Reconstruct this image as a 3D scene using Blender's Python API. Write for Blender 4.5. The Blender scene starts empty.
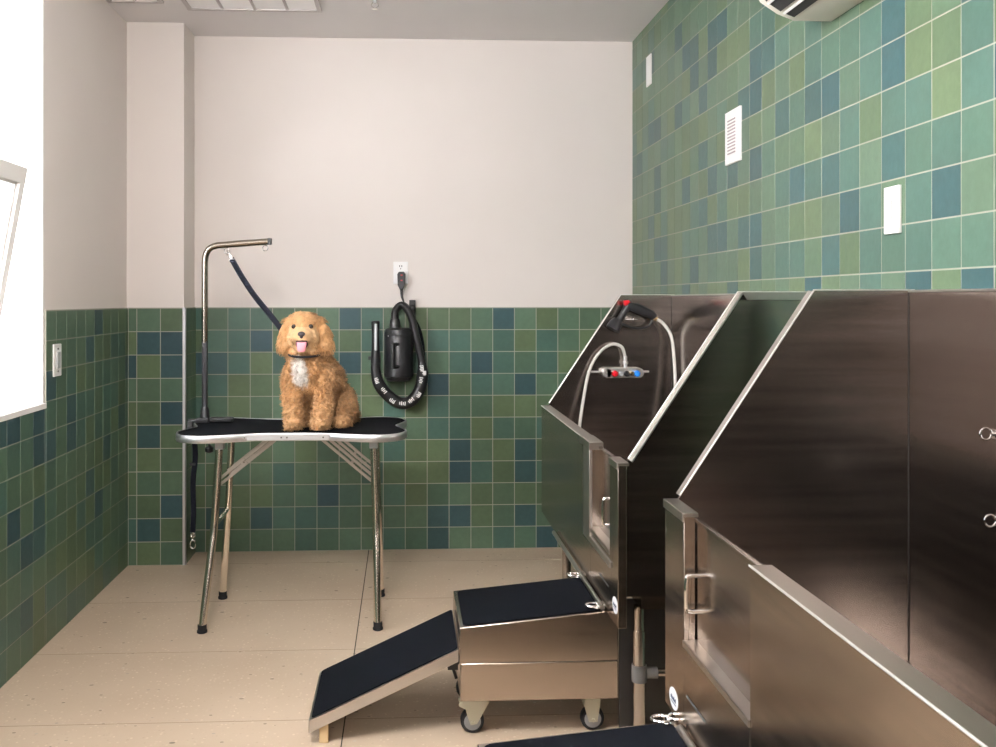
import bpy, bmesh, math, random
from mathutils import Vector, Matrix, noise
from mathutils.bvhtree import BVHTree

C = bpy.context.scene
COL = C.collection
PI = math.pi
rnd = random.Random(7)

# ------------------------------------------------------------------ camera
cam_d = bpy.data.cameras.new('camera')
cam = bpy.data.objects.new('camera', cam_d)
COL.objects.link(cam)
cam.location = (0, 0, 1.35)
cam.rotation_euler = (PI / 2, 0, -math.radians(2.8))
cam_d.sensor_width = 36
cam_d.lens = 36 * 940 / 996
cam_d.shift_x = 48 / 996
cam_d.shift_y = -73.5 / 996
cam_d.clip_start = 0.05
C.camera = cam

# ------------------------------------------------------------------ world, lights, exposure
W = bpy.data.worlds.new('overcast_sky')
C.world = W
W.use_nodes = True
wn = W.node_tree.nodes
wn['Background'].inputs[0].default_value = (0.86, 0.93, 1.0, 1)
wn['Background'].inputs[1].default_value = 1.3


def area_light(name, loc, rot, sx, sy, power, col=(1, 1, 1), spread=180):
    l = bpy.data.lights.new(name, 'AREA')
    l.shape = 'RECTANGLE'
    l.size, l.size_y = sx, sy
    l.energy = power
    l.color = col
    l.spread = math.radians(spread)
    o = bpy.data.objects.new(name, l)
    COL.objects.link(o)
    o.location = loc
    o.rotation_euler = rot
    return o


# daylight through the big left window, plus added fill lights, rear and overhead
def aim(d):
    return Vector(d).to_track_quat('-Z', 'Z').to_euler()


area_light('window_daylight', (-2.7, 1.25, 2.10), aim((0.76, 0.65, -0.12)), 1.2, 1.2, 430, (0.98, 0.985, 1.0))
area_light('high_rear_fill', (-0.75, -2.5, 2.36), aim((0.10, 1.0, -0.17)), 1.1, 0.7, 36, (1.0, 0.98, 0.97))  # added rear fill, no window opening in this wall
pl_ = bpy.data.lights.new('overhead_fill_light', 'POINT')  # added overhead fill, unseen and without a lamp body
pl_.energy = 104
pl_.color = (1.0, 0.955, 0.92)
pl_.shadow_soft_size = 0.18
po_ = bpy.data.objects.new('overhead_fill_light', pl_)
COL.objects.link(po_)
po_.location = (-0.45, 1.7, 2.25)
C.view_settings.view_transform = 'Standard'
C.view_settings.look = 'None'
C.view_settings.gamma = 1
C.view_settings.exposure = 0.25
C.view_settings.use_curve_mapping = False
C.cycles.max_bounces = 10
C.cycles.use_denoising = True


# ------------------------------------------------------------------ materials
def mat(name, col, rough=0.5, metal=0.0, spec=0.5, coat=0.0):
    m = bpy.data.materials.new(name)
    m.use_nodes = True
    b = m.node_tree.nodes['Principled BSDF']
    b.inputs['Base Color'].default_value = (*col, 1)
    b.inputs['Roughness'].default_value = rough
    b.inputs['Metallic'].default_value = metal
    b.inputs['Specular IOR Level'].default_value = spec
    b.inputs['Coat Weight'].default_value = coat
    return m


def nd(m, t, **kw):
    n = m.node_tree.nodes.new(t)
    for k, v in kw.items():
        setattr(n, k, v)
    return n


def lk(m, a, b):
    m.node_tree.links.new(a, b)


def bsdf(m):
    return m.node_tree.nodes['Principled BSDF']


def coords(m, scale, kind='Object'):
    tc = nd(m, 'ShaderNodeTexCoord')
    mp = nd(m, 'ShaderNodeMapping')
    mp.inputs['Scale'].default_value = scale
    lk(m, tc.outputs[kind], mp.inputs[0])
    return mp.outputs[0]


def add_noise(m, scale, detail=3, vec=(1, 1, 1)):
    n = nd(m, 'ShaderNodeTexNoise')
    n.inputs['Scale'].default_value = scale
    n.inputs['Detail'].default_value = detail
    lk(m, coords(m, vec), n.inputs['Vector'])
    return n


def ramp(m, fac, stops):
    r = nd(m, 'ShaderNodeValToRGB')
    e = r.color_ramp.elements
    while len(e) < len(stops):
        e.new(0.5)
    for i, (p, c) in enumerate(stops):
        e[i].position = p
        e[i].color = (*c, 1)
    lk(m, fac, r.inputs[0])
    return r


def bump(m, height, strength, dist=0.002):
    b = nd(m, 'ShaderNodeBump')
    b.inputs['Strength'].default_value = strength
    b.inputs['Distance'].default_value = dist
    lk(m, height, b.inputs['Height'])
    lk(m, b.outputs[0], bsdf(m).inputs['Normal'])


def painted(name, col, rough=0.75):
    m = mat(name, col, rough, spec=0.3)
    n = add_noise(m, 2.0, 4)
    r = ramp(m, n.outputs['Fac'], [(0.3, tuple(c * 0.975 for c in col)), (0.7, tuple(min(1, c * 1.015) for c in col))])
    lk(m, r.outputs[0], bsdf(m).inputs['Base Color'])
    f = add_noise(m, 260, 2)
    bump(m, f.outputs['Fac'], 0.12, 0.001)
    return m


def steel(name, col, rough, vec, streak=0.07, aniso=0.0):
    m = mat(name, col, rough, 1.0)
    n = add_noise(m, 1.0, 5, vec)
    r = nd(m, 'ShaderNodeMapRange')
    r.inputs['To Min'].default_value = rough - streak
    r.inputs['To Max'].default_value = rough + streak
    r.inputs['From Min'].default_value = 0.3
    r.inputs['From Max'].default_value = 0.7
    lk(m, n.outputs['Fac'], r.inputs['Value'])
    lk(m, r.outputs[0], bsdf(m).inputs['Roughness'])
    bsdf(m).inputs['Anisotropic'].default_value = aniso
    return m


M = {}
M['wall'] = painted('wall_paint', (0.76, 0.70, 0.67))
M['ceil'] = painted('ceiling_paint', (0.74, 0.71, 0.71))
M['white_paint'] = painted('white_paint', (0.84, 0.82, 0.81), 0.6)
M['dark_wall'] = painted('dark_wall_paint', (0.07, 0.055, 0.045))
M['grout'] = mat('tile_grout', (0.36, 0.35, 0.30), 0.9, spec=0.2)
M['steel'] = steel('brushed_steel', (0.46, 0.395, 0.34), 0.22, (3, 3, 60), 0.03)
M['steel_v'] = steel('brushed_steel_upright', (0.43, 0.385, 0.36), 0.18, (1.5, 1.5, 40), 0.03)
M['steel_bright'] = steel('satin_steel_edge', (0.56, 0.53, 0.50), 0.3, (5, 5, 5), 0.02)
M['chrome'] = mat('chrome', (0.80, 0.77, 0.73), 0.10, 1.0)
M['table_leg'] = mat('warm_chrome_pipe', (0.86, 0.79, 0.70), 0.16, 1.0)
M['brushed_chrome'] = mat('brushed_chrome', (0.85, 0.84, 0.83), 0.34, 1.0)
M['bright_chrome'] = mat('polished_chrome', (0.88, 0.87, 0.86), 0.07, 1.0)
M['steel_rim'] = steel('satin_steel_rim', (0.46, 0.42, 0.385), 0.3, (5, 5, 5), 0.02)
M['aluminium'] = mat('aluminium', (0.66, 0.66, 0.68), 0.40, 1.0)
M['black_plastic'] = mat('black_plastic', (0.012, 0.012, 0.014), 0.38)
M['black_gloss'] = mat('glossy_black_enamel', (0.010, 0.010, 0.013), 0.33)
M['black_rubber'] = mat('black_rubber', (0.014, 0.014, 0.016), 0.7, spec=0.3)
M['grey_plastic'] = mat('grey_plastic', (0.11, 0.105, 0.10), 0.5)
M['hub'] = mat('dull_grey_hub', (0.24, 0.25, 0.26), 0.4, 0.4)
M['arm_metal'] = mat('dark_bronzed_chrome', (0.36, 0.32, 0.265), 0.16, 1.0)
M['clear_grey'] = mat('pale_grey_plastic', (0.45, 0.47, 0.48), 0.35)
M['white_plastic'] = mat('white_plastic', (0.86, 0.85, 0.85), 0.3)
M['white_gloss'] = mat('white_hose', (0.62, 0.60, 0.56), 0.3)
M['slot'] = mat('dark_slot', (0.03, 0.03, 0.03), 0.8)
M['greyline'] = mat('grey_slat', (0.42, 0.36, 0.37), 0.7)
M['red'] = mat('red_plastic', (0.55, 0.01, 0.02), 0.3)
M['blue'] = mat('blue_plastic', (0.02, 0.22, 0.75), 0.3)
M['brass'] = mat('brass', (0.75, 0.60, 0.34), 0.25, 1.0)
M['beige'] = mat('yellow_zinc_metal', (0.44, 0.42, 0.33), 0.42, 0.55)
M['wood'] = mat('pale_wood_block', (0.62, 0.45, 0.25), 0.6)
M['ac_white'] = mat('warm_white_plastic', (0.72, 0.68, 0.61), 0.4)
M['collar'] = mat('black_webbing', (0.012, 0.012, 0.016), 0.75)
M['webbing'] = mat('navy_black_webbing', (0.007, 0.008, 0.014), 0.8, spec=0.12)
M['nose'] = mat('dog_nose', (0.025, 0.018, 0.02), 0.3)
M['eye'] = mat('dog_eye', (0.02, 0.010, 0.006), 0.05, coat=1.0)
M['tongue'] = mat('dog_tongue', (0.85, 0.30, 0.36), 0.35)
M['mouth'] = mat('dog_mouth', (0.06, 0.02, 0.02), 0.5)
M['glass'] = mat('window_glass', (1, 1, 1), 0.0)
bsdf(M['glass']).inputs['Transmission Weight'].default_value = 1.0
bsdf(M['glass']).inputs['IOR'].default_value = 1.1
M['sticker'] = mat('sticker_white', (0.75, 0.78, 0.82), 0.4)
M['ink'] = mat('dark_blue_ink', (0.03, 0.05, 0.12), 0.5)

# speckled rubber matting
m = M['mat'] = mat('black_rubber_matting', (0.010, 0.011, 0.016), 0.8, spec=0.06)
n = add_noise(m, 420, 2)
r = ramp(m, n.outputs['Fac'], [(0.35, (0.002, 0.0025, 0.004)), (0.75, (0.006, 0.007, 0.010))])
lk(m, r.outputs[0], bsdf(m).inputs['Base Color'])
bump(m, n.outputs['Fac'], 0.3, 0.001)

# glazed tiles: colour per tile, small streaks of glaze
m = M['tile'] = mat('glazed_tile', (0.1, 0.2, 0.13), 0.3, spec=0.3)
at = nd(m, 'ShaderNodeAttribute', attribute_name='tile_color')
n = add_noise(m, 5.0, 5, (1, 1, 1))
n2 = add_noise(m, 42.0, 4)
mr = nd(m, 'ShaderNodeMapRange')
mr.inputs['From Min'].default_value = 0.25
mr.inputs['From Max'].default_value = 0.75
mr.inputs['To Min'].default_value = 0.86
mr.inputs['To Max'].default_value = 1.14
mx0 = nd(m, 'ShaderNodeMath', operation='ADD')
mx1 = nd(m, 'ShaderNodeMath', operation='MULTIPLY')
mx1.inputs[1].default_value = 0.5
lk(m, n.outputs['Fac'], mx0.inputs[0])
lk(m, n2.outputs['Fac'], mx0.inputs[1])
lk(m, mx0.outputs[0], mx1.inputs[0])
lk(m, mx1.outputs[0], mr.inputs['Value'])
vm = nd(m, 'ShaderNodeVectorMath', operation='SCALE')
lk(m, at.outputs['Color'], vm.inputs[0])
lk(m, mr.outputs[0], vm.inputs['Scale'])
lk(m, vm.outputs[0], bsdf(m).inputs['Base Color'])
rr = nd(m, 'ShaderNodeMapRange')
rr.inputs['To Min'].default_value = 0.26
rr.inputs['To Max'].default_value = 0.42
lk(m, n.outputs['Fac'], rr.inputs['Value'])
lk(m, rr.outputs[0], bsdf(m).inputs['Roughness'])
bump(m, n2.outputs['Fac'], 0.25, 0.002)

# floor: beige terrazzo slabs, joints every 0.61 m and one long joint line
m = M['floor'] = mat('terrazzo_slab', (0.5, 0.4, 0.29), 0.42, spec=0.22)
tc = nd(m, 'ShaderNodeTexCoord')
big = add_noise(m, 1.3, 5)
basec = ramp(m, big.outputs['Fac'], [(0.3, (0.51, 0.395, 0.29)), (0.7, (0.59, 0.47, 0.355))])


def chips(scale, thr, pal, prev, stretch=(1, 1, 1)):
    v = nd(m, 'ShaderNodeTexVoronoi')
    v.inputs['Scale'].default_value = scale
    lk(m, coords(m, stretch), v.inputs['Vector'])
    sep = nd(m, 'ShaderNodeSeparateColor')
    lk(m, v.outputs['Color'], sep.inputs[0])
    gt = nd(m, 'ShaderNodeMath', operation='GREATER_THAN')
    gt.inputs[1].default_value = thr[0]
    lk(m, sep.outputs[0], gt.inputs[0])
    lt = nd(m, 'ShaderNodeMath', operation='LESS_THAN')
    lt.inputs[1].default_value = thr[1]
    lk(m, v.outputs['Distance'], lt.inputs[0])
    mu = nd(m, 'ShaderNodeMath', operation='MULTIPLY')
    lk(m, gt.outputs[0], mu.inputs[0])
    lk(m, lt.outputs[0], mu.inputs[1])
    mu2 = nd(m, 'ShaderNodeMath', operation='MULTIPLY')
    mu2.inputs[1].default_value = thr[2]
    lk(m, mu.outputs[0], mu2.inputs[0])
    cr = ramp(m, sep.outputs[1], pal)
    mix = nd(m, 'ShaderNodeMix', data_type='RGBA')
    lk(m, mu2.outputs[0], mix.inputs['Factor'])
    lk(m, prev, mix.inputs['A'])
    lk(m, cr.outputs[0], mix.inputs['B'])
    return mix.outputs['Result']


c1 = chips(85, (0.70, 0.36, 0.5), [(0.0, (0.45, 0.34, 0.25)), (1.0, (0.80, 0.68, 0.53))], basec.outputs[0])
c2 = chips(34, (0.84, 0.16, 0.8), [(0.0, (0.15, 0.13, 0.10)), (0.65, (0.26, 0.20, 0.15)), (1.0, (0.75, 0.70, 0.62))], c1, (0.8, 1.2, 1))
c3 = chips(16, (0.93, 0.12, 0.85), [(0.0, (0.10, 0.085, 0.07)), (1.0, (0.28, 0.22, 0.17))], c2, (0.8, 1.3, 1))
lk(m, c3, bsdf(m).inputs['Base Color'])
n = add_noise(m, 6, 4)
rr = nd(m, 'ShaderNodeMapRange')
rr.inputs['To Min'].default_value = 0.33
rr.inputs['To Max'].default_value = 0.55
lk(m, n.outputs['Fac'], rr.inputs['Value'])
lk(m, rr.outputs[0], bsdf(m).inputs['Roughness'])
M['joint'] = mat('slab_joint_filler', (0.30, 0.22, 0.15), 0.9)
M['joint_dark'] = mat('dark_joint_filler', (0.05, 0.04, 0.03), 0.9)

# dog coat: apricot with a white chest, colour held per vertex
m = M['coat'] = mat('curly_apricot_coat', (0.6, 0.36, 0.18), 0.75, spec=0.2)
at = nd(m, 'ShaderNodeAttribute', attribute_name='coat_color')
lk(m, at.outputs['Color'], bsdf(m).inputs['Base Color'])
bsdf(m).inputs['Sheen Weight'].default_value = 0.25
bsdf(m).inputs['Sheen Tint'].default_value = (1.0, 0.85, 0.65, 1)


# ------------------------------------------------------------------ mesh helpers
class MB:
    def __init__(s):
        s.v, s.f, s.mi = [], [], []

    def add(s, vs, fs, mi=0):
        k = len(s.v)
        s.v += [tuple(p) for p in vs]
        s.f += [tuple(i + k for i in f) for f in fs]
        s.mi += [mi] * len(fs)
        return s

    def box(s, x0, x1, y0, y1, z0, z1, mi=0, rot=None, piv=None):
        vs = [Vector((x, y, z)) for z in (z0, z1) for y in (y0, y1) for x in (x0, x1)]
        if rot is not None:
            p = Vector(piv)
            vs = [rot @ (v - p) + p for v in vs]
        return s.add(vs, [(0, 2, 3, 1), (4, 5, 7, 6), (0, 1, 5, 4), (2, 6, 7, 3), (0, 4, 6, 2), (1, 3, 7, 5)], mi)

    def prism(s, poly, axis, a, b, mi=0):
        """poly in the plane across `axis`, extruded from a to b"""
        n = len(poly)

        def P(u, w, t):
            return {'x': (t, u, w), 'y': (u, t, w), 'z': (u, w, t)}[axis]
        vs = [P(u, w, a) for u, w in poly] + [P(u, w, b) for u, w in poly]
        fs = [tuple(range(n)), tuple(range(2 * n - 1, n - 1, -1))] + [(i, i + n, (i + 1) % n + n, (i + 1) % n) for i in range(n)]
        return s.add(vs, fs, mi)

    def tube(s, pts, r, seg=12, mi=0, closed=False):
        pts = [Vector(p) for p in pts]
        n = len(pts)
        rs = r if isinstance(r, (list, tuple)) else [r] * n
        vs, fs = [], []
        up = None
        for i, p in enumerate(pts):
            a = pts[(i - 1) % n] if (closed or i > 0) else p
            b = pts[(i + 1) % n] if (closed or i < n - 1) else p
            d = (b - a).normalized()
            if up is None:
                up = Vector((0, 0, 1)) if abs(d.z) < 0.9 else Vector((0, 1, 0))
            u = (up - d * up.dot(d)).normalized()
            w = d.cross(u)
            up = u
            for k in range(seg):
                t = 2 * PI * k / seg
                vs.append(p + (u * math.cos(t) + w * math.sin(t)) * rs[i])
        m_ = n if closed else n - 1
        for i in range(m_):
            j = (i + 1) % n
            for k in range(seg):
                q = (k + 1) % seg
                fs.append((i * seg + k, i * seg + q, j * seg + q, j * seg + k))
        if not closed:
            fs.append(tuple(range(seg - 1, -1, -1)))
            fs.append(tuple((n - 1) * seg + k for k in range(seg)))
        return s.add(vs, fs, mi)

    def lathe(s, prof, c, axis='z', seg=32, mi=0):
        """prof: (radius, along) points; capped at both ends"""
        vs, fs = [], []
        for r, h in prof:
            for k in range(seg):
                t = 2 * PI * k / seg
                a, b = r * math.cos(t), r * math.sin(t)
                vs.append({'z': (c[0] + a, c[1] + b, c[2] + h), 'y': (c[0] + a, c[1] + h, c[2] + b), 'x': (c[0] + h, c[1] + a, c[2] + b)}[axis])
        n = len(prof)
        for i in range(n - 1):
            for k in range(seg):
                q = (k + 1) % seg
                fs.append((i * seg + k, i * seg + q, (i + 1) * seg + q, (i + 1) * seg + k))
        fs.append(tuple(range(seg)))
        fs.append(tuple((n - 1) * seg + k for k in range(seg)))
        return s.add(vs, fs, mi)

    def ell(s, c, r, rot=None, su=20, sv=12, mi=0):
        vs, fs = [], []
        for i in range(sv + 1):
            ph = PI * i / sv
            for k in range(su):
                t = 2 * PI * k / su
                p = Vector((r[0] * math.sin(ph) * math.cos(t), r[1] * math.sin(ph) * math.sin(t), r[2] * math.cos(ph)))
                if rot is not None:
                    p = rot @ p
                vs.append(p + Vector(c))
        for i in range(sv):
            for k in range(su):
                q = (k + 1) % su
                fs.append((i * su + k, (i + 1) * su + k, (i + 1) * su + q, i * su + q))
        return s.add(vs, fs, mi)

    def torus(s, c, R, r, axis='y', seg=24, mi=0, sx=1, sz=1):
        pts = []
        for k in range(seg):
            t = 2 * PI * k / seg
            a, b = R * sx * math.cos(t), R * sz * math.sin(t)
            pts.append({'y': (c[0] + a, c[1], c[2] + b), 'x': (c[0], c[1] + a, c[2] + b), 'z': (c[0] + a, c[1] + b, c[2])}[axis])
        return s.tube(pts, r, 8, mi, closed=True)

    def build(s, name, ms, parent=None, bevel=0.0, smooth=True, bseg=2, angle=35):
        org = ORG.get(parent, Vector()) if parent else Vector()
        me = bpy.data.meshes.new(name)
        me.from_pydata([(x - org.x, y - org.y, z - org.z) for x, y, z in s.v], [], s.f)
        if not isinstance(ms, (list, tuple)):
            ms = [ms]
        for q in ms:
            me.materials.append(q)
        me.polygons.foreach_set('material_index', s.mi)
        bm = bmesh.new()
        bm.from_mesh(me)
        bmesh.ops.remove_doubles(bm, verts=bm.verts, dist=1e-6)
        bmesh.ops.recalc_face_normals(bm, faces=bm.faces)
        bm.to_mesh(me)
        bm.free()
        if smooth:
            me.polygons.foreach_set('use_smooth', [True] * len(me.polygons))
            me.set_sharp_from_angle(angle=math.radians(angle))
        o = bpy.data.objects.new(name, me)
        COL.objects.link(o)
        if parent:
            o.parent = parent
            ORG[o] = org
        if bevel:
            b = o.modifiers.new('bevel', 'BEVEL')
            b.width = bevel
            b.segments = bseg
            b.limit_method = 'ANGLE'
            b.angle_limit = math.radians(35)
        return o


ORG = {}


def thing(name, label, cat, loc, group=None):
    o = bpy.data.objects.new(name, None)
    o.empty_display_size = 0.1
    COL.objects.link(o)
    o.location = loc
    ORG[o] = Vector(loc)
    o['label'] = label
    o['category'] = cat
    if group:
        o['group'] = group
    return o


def tag(o, label, cat, group=None):
    o['label'] = label
    o['category'] = cat
    if group:
        o['group'] = group
    return o


def struct(o):
    o['kind'] = 'structure'
    return o


def copy_tree(o, parent=None):
    c = o.copy()
    COL.objects.link(c)
    if parent:
        c.parent = parent
    for ch in list(o.children):
        copy_tree(ch, c)
    return c


def spline(pts, n=8, closed=False):
    P = [Vector(p) for p in pts]
    out = []
    N = len(P)
    rng = range(N) if closed else range(N - 1)
    for i in rng:
        if closed:
            a, b, c, d = P[(i - 1) % N], P[i], P[(i + 1) % N], P[(i + 2) % N]
        else:
            a, b, c, d = P[max(i - 1, 0)], P[i], P[i + 1], P[min(i + 2, N - 1)]
        for k in range(n):
            t = k / n
            out.append(0.5 * ((2 * b) + (c - a) * t + (2 * a - 5 * b + 4 * c - d) * t * t + (3 * b - a - 3 * c + d) * t ** 3))
    if not closed:
        out.append(P[-1])
    return out


# ------------------------------------------------------------------ room shell
XL, XR, YB, ZC = -1.41, 1.258, 5.10, 2.765
YF = -2.6
T = 0.10

struct(MB().box(XL - 0.3, XR + 0.1, YF, YB + 0.1, -0.10, 0).build('floor', M['floor'], smooth=False))
mb = MB()
for k, y in enumerate([4.86, 4.255, 3.648, 3.041, 2.434, 1.827, 1.22, 0.61]):
    mb.box(XL, XR, y - 0.0010, y + 0.0010, -0.01, 0.0005, 0)
struct(mb.build('trim_2', M['joint'], smooth=False))
struct(MB().box(-0.192, -0.188, 0.0, YB, -0.01, 0.0008, 0).build('trim_3', M['joint_dark'], smooth=False))
struct(MB().box(XL - 0.3, XR + 0.1, YF, YB + 0.1, ZC, ZC + 0.1).build('ceiling', M['ceil'], smooth=False))
struct(MB().box(XL - 0.3, XR + 0.1, YB, YB + 0.1, 0, ZC).build('wall_back', M['wall'], smooth=False))
struct(MB().box(XR, XR + 0.1, YF, YB, 0, ZC).build('wall_right', M['wall'], smooth=False))
struct(MB().box(XL - 0.3, XR + 0.1, YF - 0.1, YF, 0, ZC).build('wall_front', M['dark_wall'], smooth=False))
# left wall with the deep window opening
WY0, WY1, WZ0, WZ1 = 0.30, 3.757, 0.946, 2.62
mb = MB()
mb.box(XL - 0.3, XL, YF, WY0, 0, ZC)
mb.box(XL - 0.3, XL, WY1, YB, 0, ZC)
mb.box(XL - 0.3, XL, WY0, WY1, 0, WZ0 - 0.02)
mb.box(XL - 0.3, XL, WY0, WY1, WZ1, ZC)
struct(mb.build('wall_left', M['wall'], smooth=False))
# white reveal lining of the opening
mb = MB()
mb.box(XL - 0.3, XL + 0.001, WY1 - 0.012, WY1, WZ0, WZ1)
mb.box(XL - 0.3, XL + 0.001, WY0, WY0 + 0.012, WZ0, WZ1)
mb.box(XL - 0.3, XL + 0.011, WY0, WY1, WZ0 - 0.02, WZ0)
mb.box(XL - 0.3, XL + 0.001, WY0 + 0.012, WY1 - 0.012, WZ1 - 0.012, WZ1)
struct(mb.build('trim_4', M['white_paint'], smooth=False))
# pillar boxed out in the far left corner
struct(MB().box(XL, -1.122, 4.86, YB, 0, ZC).build('pillar', M['wall'], smooth=False))

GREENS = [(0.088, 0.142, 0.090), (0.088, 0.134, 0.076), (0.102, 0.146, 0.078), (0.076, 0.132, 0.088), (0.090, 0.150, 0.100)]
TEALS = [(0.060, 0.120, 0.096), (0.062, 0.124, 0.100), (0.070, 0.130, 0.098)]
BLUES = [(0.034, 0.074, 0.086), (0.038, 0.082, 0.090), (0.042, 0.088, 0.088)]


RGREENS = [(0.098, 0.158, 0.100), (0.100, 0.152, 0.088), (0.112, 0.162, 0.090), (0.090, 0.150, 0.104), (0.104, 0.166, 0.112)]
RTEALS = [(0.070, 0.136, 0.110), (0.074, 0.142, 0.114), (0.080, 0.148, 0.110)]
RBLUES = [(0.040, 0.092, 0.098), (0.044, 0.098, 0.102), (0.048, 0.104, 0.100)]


def tiles(name, P, nrm, u0, u1, v0, v1, up, vp, pu, pv, blues, teals, seed, auto=0.0):
    """P(u, v, d): point on the wall, d metres proud of it. up/vp phases, pu/pv pitch."""
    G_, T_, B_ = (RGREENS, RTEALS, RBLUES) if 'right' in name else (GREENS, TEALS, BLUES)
    rg = random.Random(seed)
    me = bpy.data.meshes.new(name)
    vs, fs, cols, mi = [], [], [], []

    def quadbox(a0, a1, b0, b1, d0, d1, bev, col, m_):
        k = len(vs)
        for (a, b, d) in ((a0, b0, d0), (a1, b0, d0), (a1, b1, d0), (a0, b1, d0), (a0 + bev, b0 + bev, d1), (a1 - bev, b0 + bev, d1), (a1 - bev, b1 - bev, d1), (a0 + bev, b1 - bev, d1)):
            vs.append(P(a, b, d))
        F = [(4, 5, 6, 7), (0, 1, 5, 4), (1, 2, 6, 5), (2, 3, 7, 6), (3, 0, 4, 7)]
        for f in F:
            fs.append(tuple(k + i for i in f))
            cols.append(col)
            mi.append(m_)
    quadbox(u0, u1, v0, v1, 0.0, 0.0090, 0.0, (0.3, 0.3, 0.3), 1)
    g = 0.0011
    i0, i1 = math.floor((u0 - up) / pu), math.ceil((u1 - up) / pu)
    j0, j1 = math.floor((v0 - vp) / pv), math.ceil((v1 - vp) / pv)
    for i in range(i0, i1):
        for j in range(j0, j1):
            a0, a1 = max(u0, up + i * pu) + g, min(u1, up + (i + 1) * pu) - g
            b0, b1 = max(v0, vp + j * pv) + g, min(v1, vp + (j + 1) * pv) - g
            if a1 - a0 < 0.004 or b1 - b0 < 0.004:
                continue
            q = rg.random()
            c = rg.choice(G_)
            if (i, j) in blues:
                c = rg.choice(B_)
            elif (i, j) in teals or q < 0.16:
                c = rg.choice(T_)
            elif q > 1 - auto:
                c = rg.choice(B_)
            k = rg.uniform(0.90, 1.10)
            c = (c[0] * k, c[1] * k, c[2] * k)
            quadbox(a0, a1, b0, b1, 0.006, 0.0098 + rg.uniform(-0.0004, 0.0004), 0.0010, c, 0)
    me.from_pydata(vs, [], fs)
    me.materials.append(M['tile'])
    me.materials.append(M['grout'])
    me.polygons.foreach_set('material_index', mi)
    ca = me.color_attributes.new('tile_color', 'FLOAT_COLOR', 'CORNER')
    dat = []
    for p in me.polygons:
        c = cols[p.index]
        dat += [c[0], c[1], c[2], 1.0] * p.loop_total
    ca.data.foreach_set('color', dat)
    bm = bmesh.new()
    bm.from_mesh(me)
    for f in bm.faces:
        f.normal_update()
    bm.to_mesh(me)
    bm.free()
    # make every face look into the room
    nv = Vector(nrm)
    fl = [p.index for p in me.polygons if p.normal.dot(nv) < -0.2]
    if fl:
        me.flip_normals()
    o = bpy.data.objects.new(name, me)
    COL.objects.link(o)
    return struct(o)


PT = 0.1189


def rows(s):     # rows counted down from the 1.308 line -> lattice rows counted up
    return {(i, -1 - j) for i, j in s}


BB = rows([(-12, 2), (-11, 2), (-11, 9), (-9, 1), (-9, 9), (-6, 8), (-5, 0), (-5, 2), (-1, 3), (-1, 9), (-1, 10), (0, 6), (0, 7), (0, 9), (1, 2), (2, 0), (3, 3), (3, 6), (3, 7), (3, 9), (4, 10)])
BT = rows([(-11, 1), (-11, 3), (-10, 0), (-10, 2), (-9, 0), (-7, 10), (-6, 9), (-4, 0), (-4, 1), (-4, 7), (-1, 1), (-1, 5), (0, 1), (0, 2), (0, 5), (1, 3), (2, 1), (2, 3), (2, 5), (4, 1), (4, 2), (4, 5)])
PB_ = rows([(-1, 2), (0, 1), (0, 5), (0, 9), (1, 1), (1, 2), (1, 4), (1, 8)])
LB = rows([(-1, 3), (0, 3), (0, 6), (1, 7), (2, 6), (5, 3), (5, 4), (7, 6), (8, 7), (9, 5), (11, 4)])
LT = rows([(0, 4), (1, 3), (1, 4), (3, 5), (5, 2), (9, 2)])
RB = {(1, 1), (2, -1), (3, 2), (3, 4), (3, 5), (6, 0), (6, 2), (6, 4), (7, 4), (8, 2), (9, 4), (10, 6), (11, 3), (11, 5), (12, 1), (13, -1), (13, 3), (14, 1), (14, 8), (15, 1), (15, 3), (15, 7), (15, 8), (16, 2), (16, 4), (16, 6), (17, 0), (17, 7), (17, 8), (18, 3), (19, 6), (19, 9), (21, 0), (21, 1), (22, 3), (22, 4), (23, 2), (23, 6)}
RT = {(0, 0), (0, 2), (0, 4), (1, 0), (1, 2), (2, 0), (2, 1), (2, 2), (2, 3), (3, 0), (4, -1), (4, 0), (4, 4), (4, 5), (5, 2), (5, 5), (7, 2), (7, 6), (8, 2), (8, 4), (9, 2), (9, 6), (10, 3)}
ZT = 1.311
tiles('wall_tiles_back', lambda u, v, d: (u, YB - d, v), (0, -1, 0), -1.122, XR - 0.01, 0, ZT, 0.244, 1.308, 0.1187, PT, BB, BT, 3)
tiles('wall_tiles_pillar', lambda u, v, d: (u, 4.86 - d, v), (0, -1, 0), XL + 0.01, -1.124, 0, ZT, -1.357, 1.308, 0.1187, PT, PB_, set(), 4)
tiles('wall_tiles_pillar_side', lambda u, v, d: (-1.122 + d, u, v), (1, 0, 0), 4.862, YB - 0.01, 0, ZT, 4.862, 1.308, 0.1187, PT, set(), set(), 5)
tiles('wall_tiles_left', lambda u, v, d: (XL + d, u, v), (1, 0, 0), WY1, 4.85, 0, ZT, 3.391, 1.308, 0.1177, PT, LB, LT, 6, 0.05)
tiles('wall_tiles_left_low', lambda u, v, d: (XL + d, u, v), (1, 0, 0), 0.0, WY1, 0, WZ0 - 0.005, 3.391, 1.308, 0.1177, PT, LB, LT, 6, 0.15)
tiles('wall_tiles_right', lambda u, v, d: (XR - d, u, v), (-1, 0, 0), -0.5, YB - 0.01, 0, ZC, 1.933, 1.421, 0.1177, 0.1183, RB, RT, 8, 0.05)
# metal corner trim of the tiled pillar
struct(MB().box(-1.126, -1.109, 4.846, 4.850, 0, ZT).box(-1.112, -1.109, 4.846, 4.862, 0, ZT).build('trim_1', M['aluminium'], smooth=False))

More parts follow.
